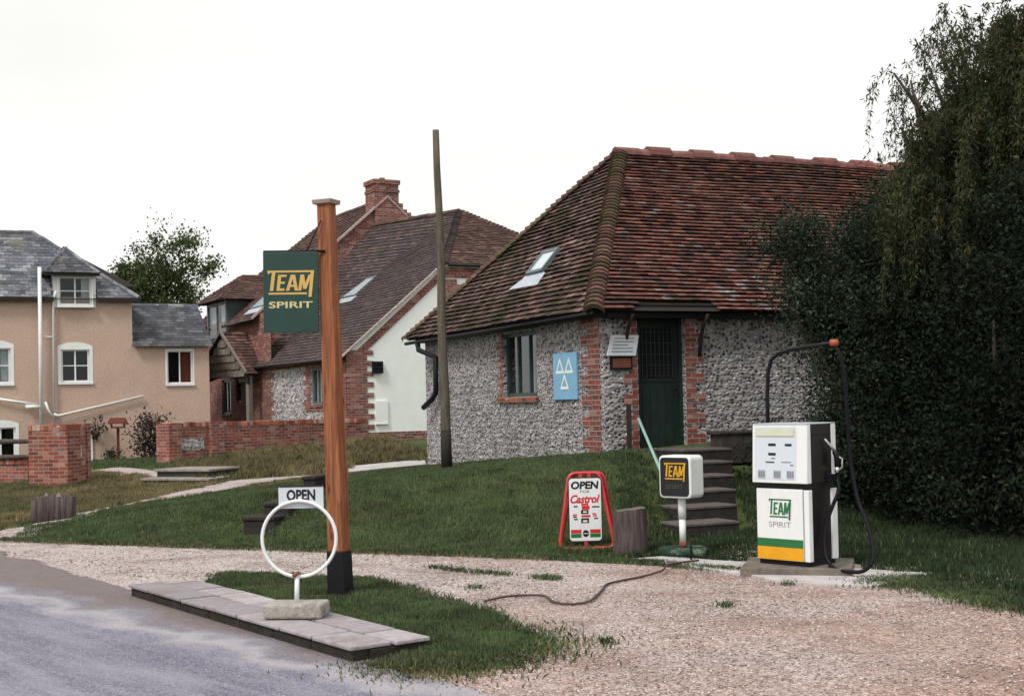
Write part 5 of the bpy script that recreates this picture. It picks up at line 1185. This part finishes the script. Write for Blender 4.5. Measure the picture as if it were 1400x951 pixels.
# low brick footing and rails to its left
lw0, lw1 = atY(-40, 640, 29.4), atY(38, 636, 28.4)
brick_wall('low_brick_wall', 'very low brown brick wall at the left edge below the wooden rails', (lw0.x, lw0.y, .1), (lw1.x, lw1.y, .1), atY(10, 627, 28.6).z, .25)
f = emp('rail_fence', (lw0.x, lw0.y, 0), 0, 'weathered grey two-rail fence running into the stout brick end wall', 'fence')
for (y0, y1) in ((606, 603), (628, 624)):
    A, B = atY(-30, y0, 29.2)-Vector((lw0.x, lw0.y, 0)), atY(42, y1, 28.3)-Vector((lw0.x, lw0.y, 0)); m = MB(); m.tube([A, A.lerp(B, .5)+Vector((0, 0, .02)), B], [.05, .06, .045], 6); m.build('rail', 'log', f)
A = atY(-20, 600, 29.1)-Vector((lw0.x, lw0.y, 0)); m = MB(); m.box(A.x-.06, A.x+.06, A.y, A.y+.1, -.1, A.z+.1); m.build('fence_post', 'log', f)

def stump(name, label, base, r, h, cat, seed, top='logtop', n=14, slant=0., wob_=.07, elong=1.):
    rd = random.Random(seed); m = MB(); m.smooth = True; vs = []; ks = [rd.uniform(1-wob_, 1+wob_) for _ in range(n)]; rows = 5
    for i in range(rows+1):
        z = h*i/rows; rr = r*(1.06-.08*i/rows)
        for k in range(n): t = 2*math.pi*k/n; q_ = rr*ks[k]*rd.uniform(.985, 1.015); vs.append((q_*math.cos(t)*elong, q_*math.sin(t), z-.06*(i == 0)+(slant*math.cos(t)*r+rd.uniform(-.012, .012) if i == rows else 0)))
    fs = [(i*n+k, i*n+(k+1) % n, (i+1)*n+(k+1) % n, (i+1)*n+k) for i in range(rows) for k in range(n)]
    m.solid(vs, fs, 0); m.smooth = False; m.solid([Vector(v)+Vector((0, 0, .001)) for v in vs[rows*n:]], [tuple(range(n))], 1)
    o = m.build(name, ['log', top], None, uv=False); o.location = base; return tag(o, label, cat)
bp = atZ(862, 758); stump('wooden_bollard', 'squat weathered wooden post stump between the red framed sign and the small square sign', bp, 23*bp.y/F, 62*bp.y/F, 'stump', 5, slant=.05)
# cracked stump on the left: a row of split logs
bp = onground(72, 712); t = emp('tree_stump', tuple(bp), 8, 'wide dark split tree stump with pale splinters on top, on the left lawn', 'stump')
m = MB(); kx = bp.y/F
for k in range(7):
    rd = random.Random(k+3); x = (-23+7.7*k)*kx; hh = (34+rd.uniform(-3, 3)-(3 if k == 0 else 0))*kx; rr = 5.2*kx
    m.smooth = True; m.tube([(x, rd.uniform(-.02, .02), -.1), (x+rd.uniform(-.01, .01), 0, hh*.5), (x, .0, hh)], [rr*1.1, rr*1.02, rr*.95], 9)
m.smooth = False; m.box(-26*kx, 26*kx, -.02, .3, -.1, 32*kx); m.build('trunk', 'log', t, uv=False)
for x in (-8, 8):
    m = MB(); m.solid([(x*kx-.04, -.02, 33*kx), (x*kx+.05, -.03, 33*kx), (x*kx+.03, .06, 33*kx), (x*kx-.03, .05, 33*kx), (x*kx, 0, 40*kx)], [(0, 1, 4), (1, 2, 4), (2, 3, 4), (3, 0, 4), (0, 3, 2, 1)]); m.build('splinter', 'grey_wood', t)

# stone steps of the cottage path
t = None
p0, p1 = onground(196, 664), onground(286, 660); ang = math.degrees(math.atan2(p1.y-p0.y, p1.x-p0.x)); t = emp('path_steps', (p0.x, p0.y, p0.z), ang, 'two shallow pale stone steps at the end of the gravel path by the garden wall', 'steps'); Ls = (p1-p0).xy.length
for k in range(2):
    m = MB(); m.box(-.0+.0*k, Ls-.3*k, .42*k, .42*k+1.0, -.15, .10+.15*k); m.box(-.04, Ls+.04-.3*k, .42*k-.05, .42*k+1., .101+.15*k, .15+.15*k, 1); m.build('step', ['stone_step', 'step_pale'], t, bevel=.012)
# steps cut into the bank behind the ring
t = emp('bank_steps', (BKF.o[0], BKF.o[1], BKZ), -14, 'dark stone steps set into the grass bank behind the white ring sign', 'steps')
for k in range(4):
    m = MB(); m.box(-.18+.12*k, .26+.03*k, .38*k, .38*k+.5, .15*k-.2, .15*(k+1)-.05); m.box(-.20+.12*k, .27+.03*k, .38*k-.02, .38*k+.5, .15*(k+1)-.049, .15*(k+1)); m.build('step', 'step_dark', t, bevel=.012)

# ================================================================== TELEGRAPH POLE, SIGN POST
b = onground(611, 641); b = Vector((b.x, b.y, b.z)); tp = atY(596.5, 178, b.y+.05)
m = MB(); K = 9; m.smooth = True; m.tube([Vector((0, 0, -.1)).lerp(tp-b, i/K)+Vector((.012*math.sin(i*1.3)*(i > 1), 0, 0)) for i in range(K+1)], [.088-.034*i/K for i in range(K+1)], 12)
o = emp('telegraph_pole', tuple(b), 0, 'tall thin weathered grey-green pole standing before the garage end wall', 'pole'); m.build('shaft', 'pole_green', o, uv=False)
m = MB(); m.tube([Vector((0, 0, -.05)), (tp-b)*.115], [.095, .0865], 12); m.build('tarred_foot', 'pole_dark', o)

b = atZ(466, 815, .03); tp = atY(446, 279, b.y+.05); vec = tp-b
t = emp('sign_post', tuple(b), -24, 'tall orange-stained timber post with black foot, pale cap and hanging dark green board', 'sign')
R_ = Matrix.Rotation(math.radians(24), 3, 'Z'); v = R_ @ vec; hw = .098; hd = .09
def leaned(z0, z1, w0, w1, d=0.): 
    A = v*(z0/v.z); B = v*(z1/v.z); return [(A.x-w0, A.y-w0*.92, A.z), (A.x+w0, A.y-w0*.92, A.z), (A.x+w0, A.y+w0*.92, A.z), (A.x-w0, A.y+w0*.92, A.z), (B.x-w1, B.y-w1*.92, B.z), (B.x+w1, B.y-w1*.92, B.z), (B.x+w1, B.y+w1*.92, B.z), (B.x-w1, B.y+w1*.92, B.z)]
BF = [(0, 3, 2, 1), (4, 5, 6, 7), (0, 1, 5, 4), (1, 2, 6, 5), (2, 3, 7, 6), (3, 0, 4, 7)]
zb = .40; m = MB(); m.solid(leaned(zb, v.z, .076, .064), BF); m.build('post', 'timber', t, uv=False, bevel=.008)
m = MB(); m.solid(leaned(-.1, zb, .090, .084), BF); m.build('painted_foot', 'black', t, bevel=.008)
m = MB(); m.solid(leaned(v.z-.005, v.z+.035, .092, .098), BF); m.build('cap', MT.setdefault('cap_w', plain('pinkish_cap', (.33, .24, .21), .9, .2)), t, bevel=.006)
# hanging board, face to the camera
SFr = Fr(b.x, b.y, -24)
bd0, bd1 = atY(360, 346, b.y-.0), atY(437, 454, b.y)
cxm = atY(400, 400, b.y); bo = emp('hanging_board', (0, 0, 0), 24)
bo.parent = t; bo.location = (0, 0, 0)
rel = lambda p: p-Vector(b)
a0, a1 = rel(bd0), rel(bd1); wB, hB = a1.x-a0.x, a0.z-a1.z; cB = (a0.x+a1.x)/2; zB = (a0.z+a1.z)/2
tlt = math.radians(-.6)
bo.rotation_euler = (0, math.radians(.6), math.radians(24)); bo.location = R_ @ Vector((cB, -.02, zB))
m = MB(); m.box(-wB/2, wB/2, -.02, .02, -hB/2, hB/2); m.build('board', 'green_sign', bo, bevel=.003)
m = MB(); team_logo(m, -wB*.42, wB*.43, hB*-.06, hB*.27, -.0215, 0); m.build('logo', 'gold', bo, recalc=False)
m = MB(); text('SPIRIT', wB*.80, hB*.082, 0, -hB*.155, -.0225, m, 0, off=.02); m.build('lettering', 'goldpale', bo, recalc=False)
m = MB(); m.tube([(-wB/2, 0, hB/2+.006), (wB/2+.06, 0, hB/2+.006)], .012, 6); m.tube([(wB/2-.1, 0, hB/2+.01), (wB/2+.03, 0, hB/2+.28)], .006, 5); m.build('bracket', 'black', bo)

MT['cap_wood'] = plain('pinkish_weathered_cap', (.33, .24, .21), .9, .2)
MT['block'] = plain('stained_concrete_block', (.36, .34, .31), .95, .2, .25, 9, dirt=((.10, .09, .07), .52), bump=.012)
# ================================================================== RING SIGN
b = atZ(406, 842, KH+.03); yy = b.y; kx = yy/F
t = emp('ring_sign', tuple(b), 0, 'white metal ring on a short stem and concrete block with an OPEN plate on top', 'sign')
m = MB()
hb = 20*kx; m.box(-41*kx, 41*kx, -.14, .13, .0, hb); blk = m.build('base_block', 'block', t, bevel=.02); blk.rotation_euler.z = math.radians(-5)
rc = atY(409, 736, yy)-b; rr_ = 50.5*kx
m = MB(); m.tube([(rc.x+rr_*math.cos(a), 0, rc.z+rr_*1.02*math.sin(a)) for a in [2*math.pi*i/48 for i in range(48)]], .0135, 10, closed=True); m.build('ring', 'enamel', t)
m = MB(); m.tube([(0, 0, hb-.02), (rc.x*.3, 0, rc.z-rr_*1.02+.02)], .018, 10); m.build('stem', 'enamel', t)
m = MB(); m.tube([(rc.x*.3-.03, -.02, rc.z-rr_-.0), (rc.x*.3+.02, -.02, rc.z-rr_+.03)], .014, 6); m.build('bolt', 'rust', t)
p0, p1 = atY(380, 666, yy)-b, atY(442, 694, yy)-b
m = MB(); m.box(p0.x, p1.x, .016, .026, p1.z, p0.z); pl = m.build('plate', 'board_white', t, bevel=.002)
m = MB(); m.box(p0.x, p1.x, .012, .03, p0.z, p0.z+.008); m.build('plate_rim', 'black', pl)
m = MB(); text('OPEN', (p1.x-p0.x)*.64, .086, (p0.x+p1.x)/2, p0.z-.062, .0145, m, 0, off=.038); m.build('lettering', 'letterblack', pl, recalc=False)

# ================================================================== RED FRAMED SIGN
b = atZ(801, 750, .01); yy = b.y; kx = yy/F
t = emp('pavement_sign', tuple(b), 4, 'red tubular frame sign with a white OPEN panel, swinging free of the grass', 'sign')
w0, w1, hh = 38*kx, 21*kx, 101*kx
def loop(y0, y1, r=.0):
    pts = []; C_ = [(-w0, 0), (w0, 0), (w1, hh), (-w1, hh)]; rd_ = .085
    for i in range(4):
        p = Vector((*C_[i],)); a = Vector(C_[i-1]); c = Vector(C_[(i+1) % 4]); d0 = (a-p).normalized(); d1 = (c-p).normalized()
        for s_ in range(5): u = s_/4; q_ = (p+d0*rd_)*(1-u)**2+p*2*u*(1-u)+(p+d1*rd_)*u*u; pts.append((q_.x, y0+(y1-y0)*q_.y/hh, q_.y+.02))
    return pts
m = MB(); m.tube(loop(-.12, 0), .020, 10, closed=True); m.build('frame', 'red', t)
m = MB(); m.tube([(x+.05, y, z-.0) for x, y, z in loop(.16, .035)], .018, 10, closed=True); m.build('frame', 'red', t)
pw, ph = 23*kx, 43.5*kx; pc = 52*kx; ang = math.atan2(.12, hh)
pn = emp('panel', (-.5*kx, -.058, pc+.02)); pn.parent = t; pn.rotation_euler = (0, 0, 0)
def rrect(w, h, r, y, n=5):
    pts = []
    for (sx, sz, a0) in ((1, 1, 0), (-1, 1, 90), (-1, -1, 180), (1, -1, 270)):
        for k in range(n+1): a = math.radians(a0+90*k/n); pts.append((sx*(w-r)+r*math.cos(a), y, sz*(h-r)+r*math.sin(a)))
    return pts
m = MB(); m.prism(rrect(pw, ph, .045, -.008), (0, .016, 0)); m.build('panel_edge', 'letterblack', pn)
m = MB(); m.face(rrect(pw-.010, ph-.010, .038, -.0095)); m.build('panel_face', 'enamel', pn, recalc=False)
m = MB(); text('OPEN', pw*1.66, ph*.25, 0, ph*.76, -.0105, m, 0, .12, .045); text('FOR', pw*.56, ph*.085, 0, ph*.56, -.0105, m, 0); text('Castrol', pw*1.76, ph*.27, 0, ph*.33, -.0105, m, 1, .28, .038)
m.box(-.045, .035, -.0107, -.0102, ph*.13, ph*.19, 1); m.box(-.04, .05, -.0108, -.0102, ph*.0, ph*.12, 1); m.box(-.05, .035, -.0107, -.0102, -ph*.14, -ph*.01, 0); m.box(-.045, .055, -.0109, -.0102, -ph*.24, -ph*.17, 1); m.box(-.05, .04, -.0107, -.0102, -ph*.42, -ph*.27, 0)
m.box(-.025, .015, -.0112, -.0109, -ph*.10, -ph*.05, 2); m.box(-.03, .02, -.0112, -.0109, -ph*.39, -ph*.33, 2)
for (x, z_, c_) in ((-.11, .10, 0), (.10, .08, 0), (.14, .08, 0), (-.12, -.16, 1), (.10, -.14, 1), (-.12, -.22, 0), (-.11, -.30, 0), (.12, -.28, 0), (.11, -.2, 1)): m.box(x-.022, x+.022, -.0107, -.0102, ph*z_-.008, ph*z_+.008, c_)
for s_ in (-1, 1): m.box(min(s_*.05, s_*pw*.88), max(s_*.05, s_*pw*.88), -.0107, -.0102, -ph*.74, -ph*.62, 1); m.box(min(s_*.05, s_*pw*.88), max(s_*.05, s_*pw*.88), -.0107, -.0102, -ph*.87, -ph*.75, 3)
m.face([(.036*math.cos(a), -.0107, -ph*.745+.04*math.sin(a)) for a in [2*math.pi*i/16 for i in range(16)]], 0); m.box(-.03, .03, -.0112, -.0109, -ph*.755, -ph*.735, 2)
m.build('lettering', ['letterblack', 'letterred', 'enamel', 'stripegreen'], pn, recalc=False)
for bb_ in ((-.07, -.03, ph, hh-pc), (.03, .07, ph, hh-pc), (-.02, .02, -pc, -ph)):
    m = MB(); m.box(bb_[0], bb_[1], -.01, .01, bb_[2], bb_[3]); m.build('bracket', 'red', pn)

# ================================================================== SMALL SQUARE SIGN ON A STAND
b = atZ(934, 755, .05); yy = b.y; kx = yy/F
t = emp('square_sign', tuple(b), -42, 'white rounded box sign with a black face and amber TEAM lettering on a white pole', 'sign')
m = MB(); n = 24
m.tube([(0, 0, -.05), (0, 0, .05), (0, 0, .075)], [.30, .30, .27], 24, caps=True); m.build('base', 'basegreen', t).scale = (.92, .92, .8)
m = MB(); m.tube([(0, 0, .05), (0, 0, .12)], .04, 12); m.build('socket', 'rust', t)
m = MB(); zb0 = 75*kx; m.tube([(0, 0, .1), (0, 0, zb0*.62)], .036, 14); m.tube([(0, 0, zb0*.62), (0, 0, zb0+.01)], .044, 14); m.build('pole', 'enamel', t)
bw, bh, bd = .205, 29*kx, .125
m = MB(); m.prism([(x, -bd, z+zb0+bh) for x, _, z in rrect(bw, bh, .05, 0)], (0, 2*bd, 0)); cse = m.build('case', 'enamel', t, bevel=.018)
m = MB(); m.prism([(x, -bd-.004, z+zb0+bh) for x, _, z in rrect(bw-.022, bh-.022, .04, 0)], (0, .003, 0)); m.build('face', 'letterblack', cse)
m = MB(); team_logo(m, -bw*.62, bw*.72, zb0+bh*.80, zb0+bh*1.66, -bd-.0052, 0); text('SPIRIT', bw*1.1, .045, 0, zb0+bh*.55, -bd-.005, m, 1); m.build('lettering', ['amber', plain('faded_lettering', (.06, .07, .03))], cse, recalc=False)

# ================================================================== FUEL PUMP
b = atZ(1094, 785, 0.); PL = .10; yy = b.y; PUF = Fr(b.x, b.y, -47)
# plinth and slabs
pq = [(-.50, -.62), (.45, -.62), (.45, .50), (-.50, .50)]
o = MB(); o.box(-.50, .52, -.42, .42, -.1, PL); o = o.build('concrete_plinth', 'concrete_dark', None, bevel=.015); o.location = (b.x, b.y+.12, 0); o.rotation_euler.z = math.radians(-16); tag(o, 'low mossy concrete plinth under the fuel pump', 'plinth')
sl_ = [atZ(*p, .03) for p in ((858, 764), (905, 760), (1000, 767), (1030, 768), (1268, 783), (1262, 790), (1195, 800), (1070, 795), (1030, 786), (940, 773))]
o = MB(); o.prism([(p.x, p.y, -.05) for p in sl_], (0, 0, .085)); tag(o.build('concrete_apron', 'concrete', None, bevel=.008), kind='structure')
t = emp('fuel_pump', (b.x, b.y+.10, PL), -47, 'old white and black fuel pump with green and orange stripes and a looped black hose', 'fuel pump'); PUF = Fr(b.x, b.y+.10, -47)
W_, D_ = .31, .235; k_ = (b.y+.1)/F
zz = lambda py: atY(1090, py, b.y+.0).z-PL
zL0, zL1, zU0, zU1 = zz(764), zz(667), zz(659), zz(579)
m = MB(); m.box(-W_+.03, W_-.03, -D_+.02, D_-.02, -.002, zL0+.03); m.build('foot', 'black', t)
m = MB(); m.box(-W_+.02, W_-.02, -D_+.03, D_-.03, zL0+.02, zU1-.03); m.build('core', 'pump_side', t, bevel=.006)
m = MB(); m.box(-W_+.02, W_-.075, -D_, -D_+.029, zL0, zL1); lo = m.build('lower_panel', 'enamel', t, bevel=.006)
m = MB(); m.box(W_-.060, W_-.003, -D_-.003, -D_+.06, zL0, zL1-.005); m.build('corner_strip', 'enamel', t, bevel=.006)
m = MB(); m.box(W_-.03, W_-.001, D_-.09, D_-.0, zL0, zL1-.005); m.build('corner_strip', 'enamel', t, bevel=.006)
hL = zL1-zL0; m = MB(); m.box(-W_+.022, W_-.077, -D_-.004, -D_-.001, zL0+hL*.185, zL0+hL*.30, 0); m.box(-W_+.022, W_-.077, -D_-.0045, -D_-.001, zL0+.004, zL0+hL*.185-.002, 1); m.build('stripe', ['stripegreen', 'yellow'], lo)
m = MB(); cx = -.025; team_logo(m, cx-.12, cx+.135, zL0+hL*.57, zL0+hL*.86, -D_-.0015, 0); text('SPIRIT', .25, .052, cx, zL0+hL*.50, -D_-.0015, m, 1); m.build('lettering', ['lettergreen', 'lettergrey'], lo, recalc=False)
# upper housing, leaning slightly
m = MB(); x0, x1 = -W_, W_-.005
m.solid([(x0-.01, -D_-.02, zU0), (x1, -D_-.02, zU0), (x1, -D_+.06, zU0), (x0-.01, -D_+.06, zU0), (x0-.01, -D_+.005, zU1), (x1, -D_+.005, zU1), (x1, -D_+.06, zU1), (x0-.01, -D_+.06, zU1)], BF)
up = m.build('upper_panel', 'enamel', t, bevel=.008)
m = MB(); m.box(x0+.01, x1-.02, -D_+.062, D_, zU0, zU1-.005); m.box(x1-.021, x1-.002, -D_+.062, D_-.075, zU0, zU1-.006, 0); m.box(x0, x1+.0, -D_+.0, D_, zU1-.004, zU1+.008, 1); m.build('housing', ['pump_side', 'lead'], t, bevel=.004)
m = MB(); m.box(x1-.03, x1, D_-.074, D_+.003, zU0, zU1-.006); m.build('corner_strip', 'enamel', t, bevel=.006)
m = MB(); m.box(-W_+.05, W_-.05, -D_+.04, D_-.04, zL1, zU0); m.build('neck', 'neck_brown', t)
hU = zU1-zU0; fy = lambda z: -D_-.02+.025*(z-zU0)/hU
m = MB(); P4 = lambda xa, xb, za, zb_, o_: [(xa, fy(za)-o_, za), (xb, fy(za)-o_, za), (xb, fy(zb_)-o_, zb_), (xa, fy(zb_)-o_, zb_)]
def pnl(xa, xb, fa, fb, o_, mi): m.prism(P4(xa, xb, zU0+hU*fa, zU0+hU*fb, o_), (0, .002, 0), mi)
m.T = None
pnl(x0+.02, x1-.12, .06, .96, .003, 0); pnl(x0+.035, x1-.14, .80, .93, .012, 1)
for (xa, f0, w_, h_, mi) in ((-.13, .63, .085, .045, 2), (.06, .63, .075, .04, 2), (-.13, .47, .085, .045, 2), (-.10, .41, .05, .02, 3), (-.16, .345, .10, .02, 2), (.02, .35, .11, .018, 3), (.12, .30, .035, .015, 2)): pnl(xa, xa+w_, f0, f0+h_, .0055, mi)
for xa in (-.25, -.07, .08): pnl(xa, xa+.085, .08, .22, .0055, 4)
for xa in (-.25, -.07, .08):
    for q_ in range(3): pnl(xa+.008+q_*.026, xa+.026+q_*.026, .10, .20, .008, 3)
m.build('dial_face', ['pump_glass', 'pump_lamp', 'letterblack', 'lettergrey', 'pump_grey'], up)
# side details: seams and nozzle in its holder
m = MB(); m.box(x1-.0005, x1+.006, -D_+.10, D_-.11, zU1-.11, zU1-.10); m.build('side_trim', 'black', t); m = MB(); m.box(x1-.0005, x1+.03, D_-.16, D_-.05, zL1+.06, zL1+.13); m.build('holster', 'black', t)
m = MB(); nx = x1+.045; ny = D_-.10; zn = zU0+hU*.52
m.smooth = True
m.tube([(nx-.02, ny-.12, zn+.12), (nx, ny-.05, zn+.05), (nx+.01, ny, zn-.01)], [.010, .012, .018], 8, 0); m.tube([(nx+.01, ny, zn-.0), (nx+.02, ny+.01, zn-.05), (nx+.02, ny+.01, zn-.16)], [.028, .026, .02], 8, 1)
m.tube([(nx+.02, ny+.01, zn-.04), (nx+.06, ny+.04, zn-.07), (nx+.06, ny+.04, zn-.15), (nx+.02, ny+.02, zn-.19)], .008, 6, 0); m.tube([(nx+.02, ny+.01, zn-.15), (nx+.02, ny+.01, zn-.20)], .022, 8, 0)
m.build('nozzle', ['steel', 'black'], t)
# hose mast arch
hp = lambda x, y, bb: PUF.hit(x, y, b=bb)-Vector((0, 0, PL))
ms = MB(); pts = [hp(1050, 640, D_+.05), hp(1049, 540, D_+.05), hp(1050, 508, D_+.05), hp(1054, 492, D_+.05), hp(1064, 483, D_+.05), hp(1080, 478, D_+.05), hp(1110, 473, D_+.05), hp(1140, 468.5, D_+.05)]
pts[0].z = -.02; ms.tube(pts, .021, 10); ms.build('hose_mast', 'black', t)
ms = MB(); ms.tube([pts[-1]-Vector((.03, 0, -.0)), pts[-1]+Vector((.035, 0, .0))], .034, 10); ms.build('mast_lamp', 'bulb', t)
def smooth_pts(P, n=6):
    P = [Vector(p) for p in P]; out = []
    for i in range(len(P)-1):
        a, b_, c_, d_ = P[max(i-1, 0)], P[i], P[i+1], P[min(i+2, len(P)-1)]
        for k in range(n):
            u = k/n; out.append(.5*((2*b_)+(c_-a)*u+(2*a-5*b_+4*c_-d_)*u*u+(3*b_-a-3*c_+d_)*u**3))
    return out+[P[-1]]
hs = [hp(1137, 469, D_+.05), hp(1147, 482, D_+.06), hp(1154, 510, D_+.07), hp(1158, 560, D_+.09), hp(1162, 625, D_+.1), hp(1172, 680, D_+.05), hp(1184, 712, .2), hp(1193, 745, .1), hp(1192, 768, .0), hp(1180, 780, -.05), hp(1160, 781, -.1), hp(1140, 776, -.12), hp(1130, 762, -.1)]
hs2 = [hp(1130, 762, -.1), hp(1127, 740, -.05), hp(1130, 715, .0), hp(1138, 692, .05), hp(1146, 672, .1), Vector((nx+.02, ny+.02, zn-.26)), Vector((nx+.02, ny+.01, zn-.19))]
hh_ = hs+hs2[1:]
for i, p in enumerate(hh_):
    if p.z < -PL+.03: p.z = -PL+.03
ms = MB(); ms.tube(smooth_pts(hh_, 6), .0185, 10); ms.build('hose', 'rubber', t)

# loose hose lying on the gravel
c_ = [(663, 820), (690, 814), (720, 812), (745, 813), (757, 821), (780, 824), (806, 820), (822, 806), (830, 797), (850, 792), (880, 786), (905, 779), (912, 772), (930, 768), (955, 765)]
P = []
for i, (x, y) in enumerate(c_): p = atZ(x, y, .035 if i < 11 else .055); P.append(Vector((p.x, p.y, (.028 if i < 11 else .052))))
m = MB(); m.tube(smooth_pts(P, 5), .0105, 8); tag(m.build('loose_hose', 'cable'), 'thin brown hose snaking over the gravel to the foot of the small square sign', 'hose')
m = MB(); q_ = atZ(945, 764, .04); m.tube([q_, q_+Vector((0, 0, .20))], .014, 8); o = m.build('pipe_stub', 'black'); tag(o, 'short dark pipe standing up beside the round green base of the square sign', 'pipe')

# ================================================================== CAMERA, LIGHT
cam = bpy.data.cameras.new('camera'); co = bpy.data.objects.new('camera', cam); COL.objects.link(co); S.camera = co
cam.sensor_width = 36; cam.lens = 36*F/1400; cam.shift_y = SH; cam.clip_end = 3000; cam.clip_start = .1
co.matrix_world = Matrix.Translation((0, 0, HC)) @ Matrix.Rotation(math.pi/2+PITCH, 4, 'X') @ Matrix.Rotation(ROLL, 4, 'Z')
W = bpy.data.worlds.new('World'); S.world = W; W.use_nodes = True; nt = W.node_tree
bg = nt.nodes['Background']; sky = nt.nodes.new('ShaderNodeTexSky'); sky.sky_type = 'NISHITA'; sky.sun_disc = False
EL, AZ = math.radians(52), math.radians(214)
sky.sun_elevation = EL; sky.sun_rotation = AZ; sky.dust_density = 4; sky.ozone_density = 1
bw_ = nt.nodes.new('ShaderNodeMix'); bw_.data_type = 'RGBA'; bw_.inputs[0].default_value = .92
nt.links.new(sky.outputs[0], bw_.inputs[6]); cl = nt.nodes.new('ShaderNodeTexNoise'); cl.inputs['Scale'].default_value = 2.2; cl.inputs['Detail'].default_value = 5; tcw = nt.nodes.new('ShaderNodeTexCoord')
mpw = nt.nodes.new('ShaderNodeMapping'); mpw.inputs['Scale'].default_value = (1, 1, 3); nt.links.new(tcw.outputs['Generated'], mpw.inputs[0]); nt.links.new(mpw.outputs[0], cl.inputs['Vector'])
crw = nt.nodes.new('ShaderNodeValToRGB'); nt.links.new(cl.outputs['Fac'], crw.inputs[0]); crw.color_ramp.elements[0].position = .35; crw.color_ramp.elements[1].position = .65
crw.color_ramp.elements[0].color = (.91, .90, .86, 1); crw.color_ramp.elements[1].color = (1., .995, .965, 1)
vm = nt.nodes.new('ShaderNodeVectorMath'); vm.operation = 'SCALE'; vm.inputs['Scale'].default_value = 10.6; nt.links.new(crw.outputs[0], vm.inputs[0]); nt.links.new(vm.outputs[0], bw_.inputs[7])
nt.links.new(bw_.outputs[2], bg.inputs[0]); bg.inputs[1].default_value = .1
sl = bpy.data.lights.new('sun', 'SUN'); sl.energy = 2.1; sl.angle = math.radians(14); sl.color = (1, .965, .93); so = bpy.data.objects.new('sun', sl); COL.objects.link(so)
az = AZ; d = Vector((math.sin(az)*math.cos(EL), math.cos(az)*math.cos(EL), math.sin(EL))); so.rotation_euler = d.to_track_quat('Z', 'Y').to_euler(); so.location = d*50
S.view_settings.view_transform = 'Standard'; S.view_settings.look = 'None'; S.view_settings.exposure = .10; S.view_settings.gamma = 1
S.render.engine = 'CYCLES'; S.cycles.max_bounces = 6; S.cycles.transparent_max_bounces = 8
